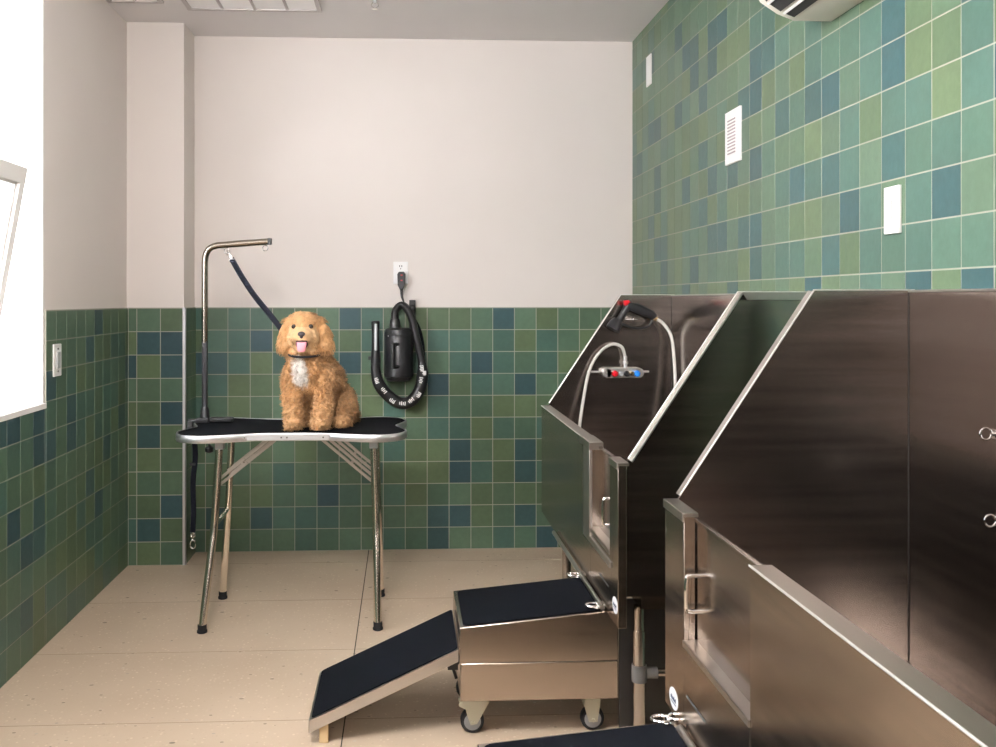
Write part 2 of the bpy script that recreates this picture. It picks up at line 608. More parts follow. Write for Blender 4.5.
# ------------------------------------------------------------------ window
win = struct(MB().box(XL - 0.27, XL - 0.21, WY0 + 0.012, WY1 - 0.012, WZ0, WZ0 + 0.05)
             .box(XL - 0.27, XL - 0.21, WY0 + 0.012, WY1 - 0.012, WZ1 - 0.062, WZ1 - 0.012)
             .box(XL - 0.27, XL - 0.21, WY0 + 0.012, WY0 + 0.07, WZ0 + 0.05, WZ1 - 0.062)
             .box(XL - 0.27, XL - 0.21, WY1 - 0.07, WY1 - 0.012, WZ0 + 0.05, WZ1 - 0.062)
             .box(XL - 0.27, XL - 0.21, 1.90, 1.96, WZ0 + 0.05, WZ1 - 0.062)
             .box(XL - 0.27, XL - 0.21, WY0 + 0.07, WY1 - 0.07, 1.86, 1.92)
             .build('window_1', M['white_paint'], bevel=0.003, smooth=False))
ORG[win] = Vector()
g = MB().box(XL - 0.245, XL - 0.241, WY0 + 0.07, WY1 - 0.07, 1.92, WZ1 - 0.062).box(XL - 0.245, XL - 0.241, WY0 + 0.07, 1.90, WZ0 + 0.05, 1.86).build('window_pane', M['glass'], win, smooth=False)


def rot_y(a):
    return Matrix.Rotation(a, 3, 'Y')


# the open hopper sash, hinged at its foot and leaning into the room
hz, hx = 0.985, XL - 0.20
tilt = math.atan2(0.155, 0.87)
R = rot_y(tilt)
pv = (hx, 0, hz)
sy0, sy1, sz1 = 1.97, 3.665, hz + 0.885
sash = MB()
for (a, b, c, d) in ((sy0, sy1, hz, hz + 0.06), (sy0, sy1, sz1 - 0.06, sz1), (sy0, sy0 + 0.06, hz + 0.06, sz1 - 0.06), (sy1 - 0.045, sy1, hz + 0.06, sz1 - 0.06)):
    sash.box(hx - 0.02, hx + 0.02, a, b, c, d, rot=R, piv=pv)
for (a, b, c, d) in ((sy0 + 0.06, sy1 - 0.045, hz + 0.06, hz + 0.072), (sy0 + 0.06, sy1 - 0.045, sz1 - 0.072, sz1 - 0.06), (sy0 + 0.06, sy0 + 0.072, hz + 0.07, sz1 - 0.07), (sy1 - 0.057, sy1 - 0.045, hz + 0.07, sz1 - 0.07)):
    sash.box(hx - 0.015, hx + 0.008, a, b, c, d, rot=R, piv=pv)
sash = sash.build('window_sash', M['white_paint'], win, bevel=0.002, smooth=False)
MB().box(hx - 0.008, hx - 0.004, sy0 + 0.06, sy1 - 0.045, hz + 0.06, sz1 - 0.06, rot=R, piv=pv).build('sash_pane', M['glass'], sash, smooth=False)


# ------------------------------------------------------------------ grooming table
TX, TY, TZ = -0.465, 4.115, 0.803
t = thing('grooming_table', 'black bone-shaped folding grooming table with silver rim and four chrome legs', 'table', (TX, TY, 0))
half = [(0, -0.232), (0.13, -0.237), (0.24, -0.272), (0.35, -0.300), (0.44, -0.262), (0.475, -0.165), (0.452, -0.065), (0.432, 0.0)]
q = half + [(x, -y) for x, y in reversed(half[:-1])]
outl = q + [(-x, y) for x, y in reversed(q[1:-1])]
curve = [(p.x, p.y) for p in spline([(x, y, 0) for x, y in outl], 8, True)]


def inset(c, k):
    n = len(c)
    o = []
    for i in range(n):
        a, b = Vector(c[i - 1]), Vector(c[(i + 1) % n])
        d = (b - a).normalized()
        o.append((c[i][0] - d.y * k, c[i][1] + d.x * k))
    return o


def shift(c, dx, dy):
    return [(x + dx, y + dy) for x, y in c]


inner = inset(curve, 0.004)
MB().prism(shift(inset(curve, 0.006), TX, TY), 'z', TZ - 0.022, TZ - 0.001).build('tabletop', M['mat'], t, smooth=False)
mb = MB()
n = len(curve)
lay = [(curve, TZ - 0.030), (inset(curve, -0.003), TZ - 0.026), (inset(curve, -0.003), TZ - 0.004), (curve, TZ + 0.001), (inner, TZ + 0.001), (inner, TZ - 0.030)]
vs = [(x + TX, y + TY, z) for c, z in lay for x, y in c]
fs = []
for i in range(len(lay)):
    j = (i + 1) % len(lay)
    for k in range(n):
        kk = (k + 1) % n
        fs.append((i * n + k, i * n + kk, j * n + kk, j * n + k))
mb.add(vs, fs)
mb.build('rim', M['aluminium'], t, angle=50)
# splice plate with rivets on the front edge
pl = MB().box(TX - 0.205, TX + 0.16, TY - 0.252, TY - 0.238, TZ - 0.026, TZ - 0.002).build('splice_plate', M['aluminium'], t, bevel=0.001)
for x in (-0.185, -0.035, -0.012, 0.135):
    MB().lathe([(0.0035, 0), (0.0035, -0.003), (0.001, -0.0045)], (TX + x, TY - 0.252, TZ - 0.014), 'y', 10).build('rivet', M['grey_plastic'], pl)
ZU = TZ - 0.03
for xr in (-0.40, 0.31):
    MB().box(TX + xr, TX + xr + 0.04, TY - 0.19, TY + 0.19, ZU - 0.014, ZU).build('under_rail', M['aluminium'], t, bevel=0.001)
for sx, xt, xk, xf in ((-1, -0.302, -0.322, -0.353), (1, 0.337, 0.349, 0.358)):
    for sy, yt, yk, yf in ((-1, -0.150, -0.170, -0.258), (1, 0.130, 0.135, 0.178)):
        A_, K_, F_ = Vector((TX + xt, TY + yt, ZU - 0.005)), Vector((TX + xk, TY + yk, 0.40)), Vector((TX + xf, TY + yf, 0.025))
        ka, kb = K_.lerp(A_, 0.10), K_.lerp(F_, 0.10)
        pts = [A_] + [ka * (1 - u) ** 2 + K_ * 2 * u * (1 - u) + kb * u * u for u in (0, .2, .4, .6, .8, 1)] + [F_]
        leg = MB().tube(pts, 0.0160, 16).build('leg', M['table_leg'], t)
        MB().lathe([(0.0165, 0), (0.021, 0.003), (0.021, 0.010), (0.018, 0.014), (0.0185, 0.034)], (TX + xf, TY + yf, 0), 'z', 16).build('rubber_foot', M['black_rubber'], leg)
        MB().box(TX + xt - 0.018, TX + xt + 0.018, TY + yt - 0.018, TY + yt + 0.018, ZU - 0.045, ZU).build('leg_socket', M['clear_grey'], leg, bevel=0.003)
        # twin folding braces
        bx = TX + (-0.083 if sx < 0 else 0.125)
        yb = TY + yt + (0.022 if sy < 0 else -0.022)
        xb = TX + (xt + xk) / 2
        zb = 0.585
        br = MB()
        a, b = Vector((bx, yb, ZU - 0.005)), Vector((xb, yb, zb))
        d = (b - a).normalized()
        nrm = Vector((d.z, 0, -d.x))
        for off in (-0.011, 0.009):
            for s0, s1 in ((a, a.lerp(b, 0.62)), (a.lerp(b, 0.5), b)):
                w = 0.006
                yy = 0.003 if s0 == a else -0.003
                vs = []
                for p in (s0, s1):
                    for dy in (-0.002, 0.002):
                        for dn in (-w, w):
                            vs.append(p + nrm * (dn + off) + Vector((0, dy + yy, 0)))
                br.add(vs, [(0, 1, 3, 2), (4, 6, 7, 5), (0, 4, 5, 1), (2, 3, 7, 6), (0, 2, 6, 4), (1, 5, 7, 3)])
        br.lathe([(0.006, -0.012), (0.006, 0.012)], a.lerp(b, 0.56), 'y', 10)
        br.build('folding_brace', M['steel_rim'], t, bevel=0.0008)
    MB().tube([(TX + xk, TY - 0.170, 0.415), (TX + xk, TY + 0.135, 0.415)], 0.010, 12).build('crossbar', M['chrome'], t)

# ------------------------------------------------------------------ grooming arm with its clamp
AX, AY = -0.888, 4.245
t = thing('grooming_stand', 'tall chrome grooming arm bent over and clamped to the left end of the bone-shaped table', 'stand', (AX, AY, TZ))
MB().box(AX - 0.012, AX + 0.012, AY - 0.012, AY + 0.012, TZ + 0.02, 1.17).build('lower_pole', M['black_gloss'], t, bevel=0.004)
pts = [(AX, AY, 1.16), (AX, AY, 1.52), (AX + 0.006, AY, 1.556), (AX + 0.024, AY, 1.582), (AX + 0.055, AY, 1.594), (AX + 0.28, AY, 1.612)]
MB().tube(spline(pts[:2], 2)[:-1] + spline(pts[1:5], 5)[:-1] + [pts[4], pts[5]], 0.0145, 16).build('upper_pole', M['arm_metal'], t)
MB().box(AX + 0.278, AX + 0.296, AY - 0.014, AY + 0.014, 1.597, 1.627).build('end_cap', M['black_plastic'], t, bevel=0.003)
for x in (0.085, 0.255):
    MB().torus((AX + x + 0.012, AY, 1.571 + (x - .085) * .07), 0.012, 0.0022, 'y').tube([(AX + x + 0.012, AY, 1.592 + (x - .085) * .07), (AX + x + 0.012, AY, 1.582 + (x - .085) * .07)], 0.0025, 8).build('eye_hook', M['bright_chrome'], t)
MB().box(AX - 0.035, AX + 0.022, AY - 0.03, AY + 0.03, TZ + 0.001, TZ + 0.022).box(AX + 0.022, AX + 0.125, AY - 0.022, AY + 0.022, TZ + 0.003, TZ + 0.024).build('clamp_plate', M['black_plastic'], t, bevel=0.004)
MB().lathe([(0.021, 0), (0.019, 0.035), (0.014, 0.05)], (AX, AY, TZ + 0.02), 'z', 18).build('pole_socket', M['black_plastic'], t)
MB().box(AX - 0.075, AX - 0.052, AY - 0.02, AY + 0.02, TZ - 0.085, TZ + 0.016).box(AX - 0.06, AX - 0.03, AY - 0.02, AY + 0.02, TZ + 0.003, TZ + 0.016).box(AX - 0.075, AX + 0.05, AY - 0.018, AY + 0.018, TZ - 0.088, TZ - 0.07).build('clamp_jaw', M['black_plastic'], t, bevel=0.003)
MB().tube([(AX + 0.02, AY, TZ - 0.032), (AX + 0.02, AY, TZ - 0.115)], 0.006, 10).lathe([(0.006, 0), (0.02, -0.006), (0.02, -0.024), (0.01, -0.03)], (AX + 0.02, AY, TZ - 0.105), 'z', 14).build('clamp_knob', M['black_plastic'], t)

# ------------------------------------------------------------------ leash from the arm to the dog's neck
DX, DY = -0.413, 4.075


def strap(mb, pts, w, th, side=(0, 1, 0)):
    pts = [Vector(p) for p in pts]
    s_ = Vector(side)
    vs, fs = [], []
    for i, p in enumerate(pts):
        d = (pts[min(i + 1, len(pts) - 1)] - pts[max(i - 1, 0)]).normalized()
        a = (s_ - d * s_.dot(d)).normalized()
        b = d.cross(a)
        for u, v in ((-1, -1), (1, -1), (1, 1), (-1, 1)):
            vs.append(p + a * (u * w / 2) + b * (v * th / 2))
    for i in range(len(pts) - 1):
        for k in range(4):
            q = (k + 1) % 4
            fs.append((i * 4 + k, i * 4 + q, i * 4 + 4 + q, i * 4 + 4 + k))
    fs += [(3, 2, 1, 0), tuple(len(pts) * 4 - 4 + k for k in range(4))]
    return mb.add(vs, fs)


t = thing('dog_leash', 'black webbing leash stretched from the grooming arm down to the dog', 'leash', (AX + 0.1, AY, 1.5))
lp = spline([(AX + 0.118, AY - 0.002, 1.535), (AX + 0.168, AY - 0.035, 1.455), (AX + 0.235, AY - 0.08, 1.365), (AX + 0.310, AY - 0.12, 1.280), (AX + 0.385, AY - 0.16, 1.190)], 6)
strap(MB(), lp, 0.024, 0.016, (0.6, 0.3, 0.8)).build('leash_strap', M['webbing'], t, bevel=0.003)
MB().tube(spline([(AX + 0.099, AY, 1.564), (AX + 0.106, AY - .002, 1.556), (AX + 0.112, AY - .002, 1.548), (AX + 0.120, AY - .003, 1.532)], 4), [0.003] * 13, 8).torus((AX + 0.099, AY, 1.560), 0.009, 0.002, 'x').ell((AX + 0.110, AY, 1.553), (0.006, 0.006, 0.012)).build('snap_clip', M['bright_chrome'], t)
MB().box(AX + 0.108, AX + 0.134, AY - 0.012, AY + 0.008, 1.522, 1.535).build('strap_ferrule', M['bright_chrome'], t, bevel=0.002)

SX, SY = -0.932, 4.20
t = thing('spare_leash', 'black webbing strap with chrome clip hanging below the table end', 'leash', (SX, SY, 0.75))
strap(MB(), spline([(SX + .006, SY, 0.748), (SX + .012, SY, 0.66), (SX + 0.002, SY, 0.55), (SX + 0.004, SY, 0.42), (SX, SY, 0.325)], 5), 0.022, 0.012, (1, 0, 0)).build('leash_strap', M['webbing'], t, bevel=0.002)
MB().box(SX - 0.012, SX + 0.013, SY - 0.012, SY + 0.012, 0.62, 0.632).build('keeper', M['black_plastic'], t, bevel=0.002)
MB().tube([(SX, SY, 0.328), (SX, SY, 0.295)], 0.005, 8).torus((SX, SY, 0.312), 0.009, 0.0028, 'y').torus((SX, SY, 0.272), 0.012, 0.003, 'y', sz=1.5).build('snap_clip', M['bright_chrome'], t)


# ------------------------------------------------------------------ the dog
def cm(x, y, z):
    return Vector((DX + x / 100, DY + y / 100, TZ + 0.001 + z / 100))


dog = thing('dog', 'curly apricot dog with white chest patch sitting on the black table, tongue out', 'dog', (DX, DY, TZ))
PARTS = [  # centre, radii in cm
    ((0.2, 0, 23), (11.6, 10, 11)), ((0.0, 0, 29), (9.8, 8.5, 7)), ((-0.8, -5.5, 24.5), (9.3, 6, 9.5)), ((3.5, 6, 18), (12.0, 11, 13.5)),
    ((8, 11, 10), (11.5, 11, 9.6)), ((14.5, 6.5, 7.6), (6.0, 9.5, 7.6)), ((-4, 8, 8), (7, 9, 7.6)), ((-1.6, -4, 33.5), (7.6, 7.6, 6)),
    ((-2.2, -4.5, 43.2), (7.1, 8.6, 7.6)), ((-2.2, -4.5, 46.6), (7.3, 7.6, 4.8)), ((-2.0, -12.2, 40.6), (5.0, 5.2, 3.9)),
    ((-5.4, -9.0, 40.0), (3.3, 4.6, 4.3)), ((1.6, -9.0, 40.0), (3.3, 4.6, 4.3)), ((-2.0, -11.0, 35.6), (3.2, 3.6, 2.4)),
    ((-8.4, -4.5, 45.0), (2.6, 3.6, 4.2)), ((-9.9, -5.2, 41.0), (2.9, 4.2, 4.8)), ((-10.2, -5.6, 37.4), (3.3, 4.0, 4.2)),
    ((4.6, -4.5, 45.0), (2.6, 3.6, 4.2)), ((6.6, -5.2, 40.8), (3.1, 4.2, 5.2)), ((7.2, -5.6, 36.6), (3.7, 4.0, 4.8)),
    ((-6.6, -6, 20.5), (5.0, 5.0, 7)), ((-6.6, -7.5, 13), (4.0, 4.4, 8)), ((-6.2, -8.5, 7), (3.9, 4.2, 6)), ((-6.0, -10.6, 2.7), (4.0, 5.6, 2.7)),
    ((7.2, -5.5, 20.5), (5.2, 5.2, 7)), ((6.8, -7, 13), (4.2, 4.5, 8)), ((6.2, -8, 7), (3.9, 4.2, 6)), ((5.5, -10.4, 2.7), (3.9, 5.6, 2.7)),
    ((14.2, -1.0, 2.6), (4.2, 7.0, 2.6)), ((-3.0, 1.0, 2.4), (3.8, 6.0, 2.4)), ((17.0, 15, 3.6), (4, 6, 3.4)),
]
mb = MB()
for c, r in PARTS:
    mb.ell(cm(*c), [k / 100 for k in r], su=28, sv=18)
tmp = mb.build('tmp', M['coat'])
for typ, kw in (('REMESH', dict(mode='VOXEL', voxel_size=0.0045)), ('SMOOTH', dict(factor=0.5, iterations=6))):
    md = tmp.modifiers.new(typ, typ)
    for k, v in kw.items():
        setattr(md, k, v)
dg = bpy.context.evaluated_depsgraph_get()
me = bpy.data.meshes.new_from_object(tmp.evaluated_get(dg))
bpy.data.objects.remove(tmp)


def coat_col(p, rg=None, root=0.0):
    """natural colour of the coat at point p (dog-local cm)"""
    x, y, z = (p.x - DX) * 100, (p.y - DY) * 100, (p.z - TZ) * 100
    n1 = noise.noise(Vector((x, y, z)) * 0.16)
    n2 = noise.noise(Vector((x + 50, y, z)) * 0.55)
    base = Vector((0.50, 0.265, 0.115))
    k = 1.0 + 0.20 * n1 + 0.34 * n2
    c = base * k
    # white blaze on the chest, ragged edge
    dx, dz = (x + 3.3 - (25 - z) * 0.10) / (3.4), (z - 25.2) / 6.4
    w = 1.25 - math.sqrt(dx * dx + dz * dz) + 0.35 * n2
    if y < -4 and z < 34:
        w = max(0.0, min(1.0, w * 2.2))
        c = c.lerp(Vector((0.88, 0.82, 0.76)), w)
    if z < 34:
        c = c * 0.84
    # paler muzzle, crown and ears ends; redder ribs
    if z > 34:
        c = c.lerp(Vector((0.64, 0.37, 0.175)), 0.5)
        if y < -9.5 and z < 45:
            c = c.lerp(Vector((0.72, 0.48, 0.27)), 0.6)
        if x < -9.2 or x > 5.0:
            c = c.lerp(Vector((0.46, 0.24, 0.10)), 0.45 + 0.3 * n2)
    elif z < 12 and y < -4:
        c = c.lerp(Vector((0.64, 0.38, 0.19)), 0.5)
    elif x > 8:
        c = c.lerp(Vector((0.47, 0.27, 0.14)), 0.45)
    if rg:
        c = c * rg.uniform(0.66, 1.22)
    return (min(1, c.x), min(1, c.y), min(1, c.z), 1)


bm = bmesh.new()
bm.from_mesh(me)
bm.normal_update()
EYES = [(-5.7, 45.0), (1.4, 45.0)]


def facezone(p):
    x, y, z = (p.x - DX) * 100, (p.y - DY) * 100, (p.z - TZ) * 100
    if y > -8:
        return 0
    for ex, ez in EYES:
        if math.hypot(x - ex, z - ez) < 1.9:
            return 1
    if y < -10 and math.hypot((x + 1.95) / 1.5, (z - 41.4)) < 2.1:
        return 1
    if y < -9 and math.hypot((x + 1.95) / 1.25, (z - 37.6)) < 3.0:
        return 1
    return 0


for v in bm.verts:
    p = v.co
    q = p * 100
    a = noise.noise(q * 0.36) * 0.45 + (0.35 - abs(noise.noise(q * 0.62 + Vector((9, 2, 4))))) * 1.1 + noise.noise(q * 1.4) * 0.2
    amp = 0.017
    if facezone(p):
        amp = 0.002
    zz = (p.z - TZ) * 100
    if zz > 34:
        amp = min(amp, 0.0065)
    v.co = p + v.normal * (a * amp)
    if v.co.z < TZ + 0.002:
        v.co.z = TZ + 0.002
bm.to_mesh(me)
bm.normal_update()
bvh = BVHTree.FromBMesh(bm)
samples = []
for f in bm.faces:
    samples.append((f.calc_center_median(), f.normal.copy(), f.calc_area()))
bm.free()
me.name = 'dog_body'
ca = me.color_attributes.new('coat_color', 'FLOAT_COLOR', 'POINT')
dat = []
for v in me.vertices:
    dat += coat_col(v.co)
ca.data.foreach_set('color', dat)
for v in me.vertices:
    v.co -= ORG[dog]
me.polygons.foreach_set('use_smooth', [True] * len(me.polygons))
body = bpy.data.objects.new('body', me)
COL.objects.link(body)
body.parent = dog
# curls: tapering coiled locks that grow from the skin
rg = random.Random(11)
vs, fs, cols = [], [], []
tot = sum(s[2] for s in samples)
NC = 9500
for c0, nn, ar in samples:
    want = NC * ar / tot
    cnt = int(want) + (1 if rg.random() < want - int(want) else 0)
    for _ in range(cnt):
        z = (c0.z - TZ) * 100
        y = (c0.y - DY) * 100
        if nn.y > 0.55 or facezone(c0):
            continue
        head = z > 34
        ear = head and abs((c0.x - DX) * 100 + 2.0) > 7.6
        L = rg.uniform(0.012, 0.019)
        coil = rg.uniform(0.0028, 0.0045)
        if head:
            L = rg.uniform(0.010, 0.016)
            coil = 0.0022
        if ear:
            L = rg.uniform(0.018, 0.028)
            coil = 0.0018
        if head and y < -9:
            L, coil = rg.uniform(0.006, 0.011), 0.0012
        down = Vector((0, 0, -1))
        g_ = noise.noise_vector(c0 * 22) * 0.9
        d = (nn * (0.55 if head else 0.8) + down * (0.9 if head else 0.45) + g_ * (0.4 if head else 0.7)).normalized()
        if z > 47:
            d = (nn * 0.7 + Vector((nn.x * 1.2, -0.5, -0.4)) + g_ * 0.4).normalized()
        a = d.orthogonal().normalized()
        b = d.cross(a)
        ph = rg.uniform(0, 6.28)
        hand = rg.choice((-1, 1))
        rad = rg.uniform(0.0013, 0.0022)
        base = c0 + Vector((rg.uniform(-1, 1), rg.uniform(-1, 1), rg.uniform(-1, 1))) * 0.002 - nn * 0.002
        NS = 6
        k0 = len(vs)
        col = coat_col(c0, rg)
        pts = []
        for i in range(NS):
            u = i / (NS - 1)
            ang = ph + hand * u * 5.2
            pts.append(base + d * (L * u) + (a * math.cos(ang) + b * math.sin(ang)) * coil * min(1, u * 2.5) + down * (0.10 * L * u * u))
        for i, p in enumerate(pts):
            u = i / (NS - 1)
            rr_ = rad * (1.0 - 0.75 * u * u)
            p2 = Vector(p)
            if p2.z < TZ + 0.003:
                p2.z = TZ + 0.003
            for q_ in range(3):
                t_ = 2.094 * q_
                vs.append(p2 + (a * math.cos(t_) + b * math.sin(t_)) * rr_)
                cols.append(col)
        for i in range(NS - 1):
            for q_ in range(3):
                q2 = (q_ + 1) % 3
                fs.append((k0 + i * 3 + q_, k0 + i * 3 + q2, k0 + i * 3 + 3 + q2, k0 + i * 3 + 3 + q_))
        fs.append((k0 + NS * 3 - 3, k0 + NS * 3 - 2, k0 + NS * 3 - 1))
me = bpy.data.meshes.new('curls')
me.from_pydata([v - ORG[dog] for v in vs], [], fs)
ca = me.color_attributes.new('coat_color', 'FLOAT_COLOR', 'POINT')
dat = []
for c in cols:
    dat += c
ca.data.foreach_set('color', dat)
me.materials.append(M['coat'])
me.polygons.foreach_set('use_smooth', [True] * len(me.polygons))
fur = bpy.data.objects.new('fur', me)
COL.objects.link(fur)
fur.parent = body


def on_face(x, z):
    h = bvh.ray_cast(cm(x, -60, z), Vector((0, 1, 0)))
    return (h[0].y - DY) * 100 if h[0] else -12


for ex, ez in EYES:
    y = on_face(ex, ez)
    e = MB().ell(cm(ex, y + 0.25, ez), (0.0120, 0.009, 0.0110)).build('eye', M['eye'], dog)
ny = on_face(-1.95, 41.4)
nose = MB().ell(cm(-1.95, ny + 0.1, 42.0), (0.0165, 0.012, 0.0115)).ell(cm(-1.95, ny + 0.2, 41.0), (0.0085, 0.009, 0.010)).build('nose', M['nose'], dog)
my = on_face(-1.95, 38.2)
MB().ell(cm(-1.95, my + 0.7, 38.9), (0.026, 0.016, 0.012)).ell(cm(-1.95, my + 0.9, 37.6), (0.027, 0.014, 0.022)).build('mouth', M['mouth'], dog)
tg = MB()
for i in range(7):
    u = i / 6
    tg.ell(cm(-1.9, my - 0.2 - 0.9 * math.sin(u * PI * 0.7), 38.2 - 3.2 * u), (0.0215 * (1 - 0.2 * u * u), 0.0055, 0.0075))
tg.build('tongue', M['tongue'], dog)
# collar, mostly hidden by the fur
cp = []
for k in range(28):
    a = 2 * PI * k / 28
    cp.append(cm(-1.6 + 7.1 * math.cos(a), -5.0 + 8.4 * math.sin(a), 32.9 - 1.0 * math.cos(a + PI / 2)))
col_ = MB().tube(cp, 0.0050, 8, closed=True).build('collar', M['collar'], dog)


dog.scale = (0.965, 0.965, 0.965)
dog.location.x += 0.008

# ------------------------------------------------------------------ dryer on the wall with its hose
def wp(px, pz, y):
    return Vector((px, y, pz))


t = thing('pet_dryer', 'black cylindrical pet dryer hung on the tiled back wall with a looped hose', 'dryer', (-0.02, 5.0, 1.05))
bx, bz = -0.028, 1.06
bd = MB().lathe([(0.052, -0.140), (0.066, -0.134), (0.070, -0.120), (0.078, -0.115), (0.078, 0.118), (0.074, 0.124), (0.074, 0.132), (0.058, 0.142)], (bx, 4.995, bz), 'z', 40).build('housing', M['black_gloss'], t)
for dz in (0.098, -0.11):
    MB().lathe([(0.0795, 0), (0.0795, 0.012)], (bx, 4.995, bz + dz), 'z', 40).build('clamp_band', M['black_plastic'], bd)
MB().tube([(bx - 0.03, 4.905, bz + 0.062), (bx - 0.03, 4.905, bz - 0.062)], 0.011, 12).tube([(bx - 0.03, 4.905, bz + 0.058), (bx + 0.0, 4.925, bz + 0.058)], 0.010, 10).tube([(bx - 0.03, 4.905, bz - 0.058), (bx + 0.0, 4.925, bz - 0.058)], 0.010, 10).build('carry_handle', M['black_plastic'], t)
for x, z in ((0.012, 0.07), (0.012, -0.062), (-0.055, 0.1)):
    MB().ell((bx + x, 4.922 if x > 0 else 4.94, bz + z), (0.004, 0.003, 0.004)).build('screw', M['bright_chrome'], t)
MB().lathe([(0.03, 0), (0.027, 0.04), (0.024, 0.05)], (bx - 0.02, 4.995, bz + 0.14), 'z', 24).build('outlet_neck', M['black_plastic'], t)
hose = spline([(bx - 0.02, 4.995, 1.24), (bx - 0.018, 4.992, 1.29), (bx + 0.012, 4.985, 1.322), (bx + 0.045, 4.98, 1.302), (bx + 0.072, 4.98, 1.24), (bx + 0.098, 4.98, 1.13), (bx + 0.122, 4.98, 1.02), (bx + 0.125, 4.98, 0.94), (bx + 0.105, 4.98, 0.865), (bx + 0.06, 4.98, 0.812), (bx + 0.005, 4.98, 0.806), (bx - 0.055, 4.975, 0.845), (bx - 0.103, 4.97, 0.905), (bx - 0.122, 4.97, 0.975), (bx - 0.122, 4.97, 1.03)], 12)
mb = MB()
rr_ = []
for i in range(len(hose)):
    u = i / len(hose)
    base = 0.019 if u < 0.42 else 0.019 + min(1, (u - 0.42) / 0.06) * 0.0115
    if u > 0.85:
        base = 0.0305 - (u - 0.85) * 0.07
    rr_.append(base + (0.0016 if i % 2 else 0))
mb.tube(hose, rr_, 16)
ho = mb.build('hose', M['black_plastic'], t)
# pale printed bands wrapped on the hose's fabric sleeve
for i, w, dn in ((76, 1.0, .3), (80, .7, -.5), (86, 1.0, .4), (98, .9, -.4), (106, 1.0, .3), (117, 1.1, .2), (127, 1.0, -.3), (138, 1.1, .3), (148, 1.0, -.1)):
    if i >= len(hose) - 1:
        continue
    p = hose[i]
    d = (hose[i + 1] - hose[i - 1]).normalized()
    s_ = Vector((d.z, 0, -d.x))
    mb = MB()
    for k in range(4):
        o_ = (k - 1.5) * 0.0085
        a = p + d * o_ * w + s_ * (dn * 0.016) + Vector((0, -0.0310 + abs(dn) * 0.003, 0))
        hw = 0.007 if k % 2 else 0.010
        mb.tube([a - s_ * hw, a + s_ * hw], 0.0030, 6)
    mb.tube([p - d * .013 * w + s_ * (dn * .016 - .009) + Vector((0, -.0285, 0)), p + d * .013 * w + s_ * (dn * .016 - .009) + Vector((0, -.0285, 0))], 0.0016, 6)
    mb.build('printed_mark', M['white_plastic'], ho)
MB().lathe([(0.026, 0), (0.026, 0.03), (0.021, 0.07), (0.020, 0.16), (0.022, 0.215), (0.016, 0.22)], (bx - 0.122, 4.97, 1.02), 'z', 24).box(bx - 0.160, bx - 0.135, 4.96, 4.98, 1.035, 1.053).build('nozzle', M['black_plastic'], t)
MB().lathe([(0.011, 0), (0.011, 0.14)], (bx - 0.120, 4.958, 1.085), 'z', 16).build('nozzle_highlight', M['aluminium'], t)  # pale strip laid on the nozzle as its highlight
k_ = thing('wall_hook', 'black round knob hook above the hanging dryer on the back wall', 'hook', (0.045, 5.08, 1.31))
MB().box(0.028, 0.062, 5.076, 5.100, 1.18, 1.35).tube([(0.045, 5.09, 1.305), (0.045, 4.985, 1.300)], 0.010, 12).ell((0.045, 4.99, 1.306), (0.017, 0.012, 0.018)).build('hook_arm', M['black_plastic'], k_, bevel=0.002)
MB().tube(spline([(0.03, 5.0, 1.27), (0.075, 5.045, 1.2), (0.10, 5.05, 1.08), (0.09, 5.05, 0.95)], 6), 0.012, 10).build('loop_strap', M['webbing'], t)

t = thing('power_outlet', 'white duplex wall outlet above the tiles on the back wall', 'outlet', (-0.018, 5.1, 1.495))
MB().box(-0.058, 0.022, 5.092, 5.100, 1.437, 1.557).build('cover_plate', M['white_plastic'], t, bevel=0.003)
MB().lathe([(0.018, 0), (0.018, -0.004)], (-0.018, 5.092, 1.467), 'y', 20).build('socket', M['white_plastic'], t)
sk = MB().lathe([(0.018, 0), (0.018, -0.004)], (-0.018, 5.092, 1.528), 'y', 20).build('socket', M['white_plastic'], t)
MB().box(-0.026, -0.022, 5.0865, 5.0885, 1.528, 1.538).box(-0.014, -0.010, 5.0865, 5.0885, 1.528, 1.538).lathe([(0.003, 0), (0.003, -0.002)], (-0.018, 5.0885, 1.519), 'y', 8).build('slots', M['slot'], sk)
t = thing('dryer_plug', 'black safety plug with red buttons pushed into the white wall outlet', 'plug', (-0.016, 5.08, 1.44))
MB().prism([(-0.036, 1.488), (-0.028, 1.502), (0.0, 1.502), (0.008, 1.488), (0.006, 1.43), (-0.006, 1.405), (-0.022, 1.405), (-0.034, 1.43)], 'y', 5.043, 5.086).build('plug_body', M['black_plastic'], t, bevel=0.004)
MB().box(-0.018, -0.008, 5.041, 5.044, 1.480, 1.486).build('button', M['red'], t)
MB().box(-0.018, -0.008, 5.041, 5.044, 1.452, 1.458).build('button', M['red'], t)
MB().tube(spline([(-0.014, 5.065, 1.408), (-0.012, 5.065, 1.37), (-0.004, 5.06, 1.345), (0.002, 5.05, 1.32)], 5), [0.008 - 0.0003 * i for i in range(16)], 10).build('cord', M['black_plastic'], t)

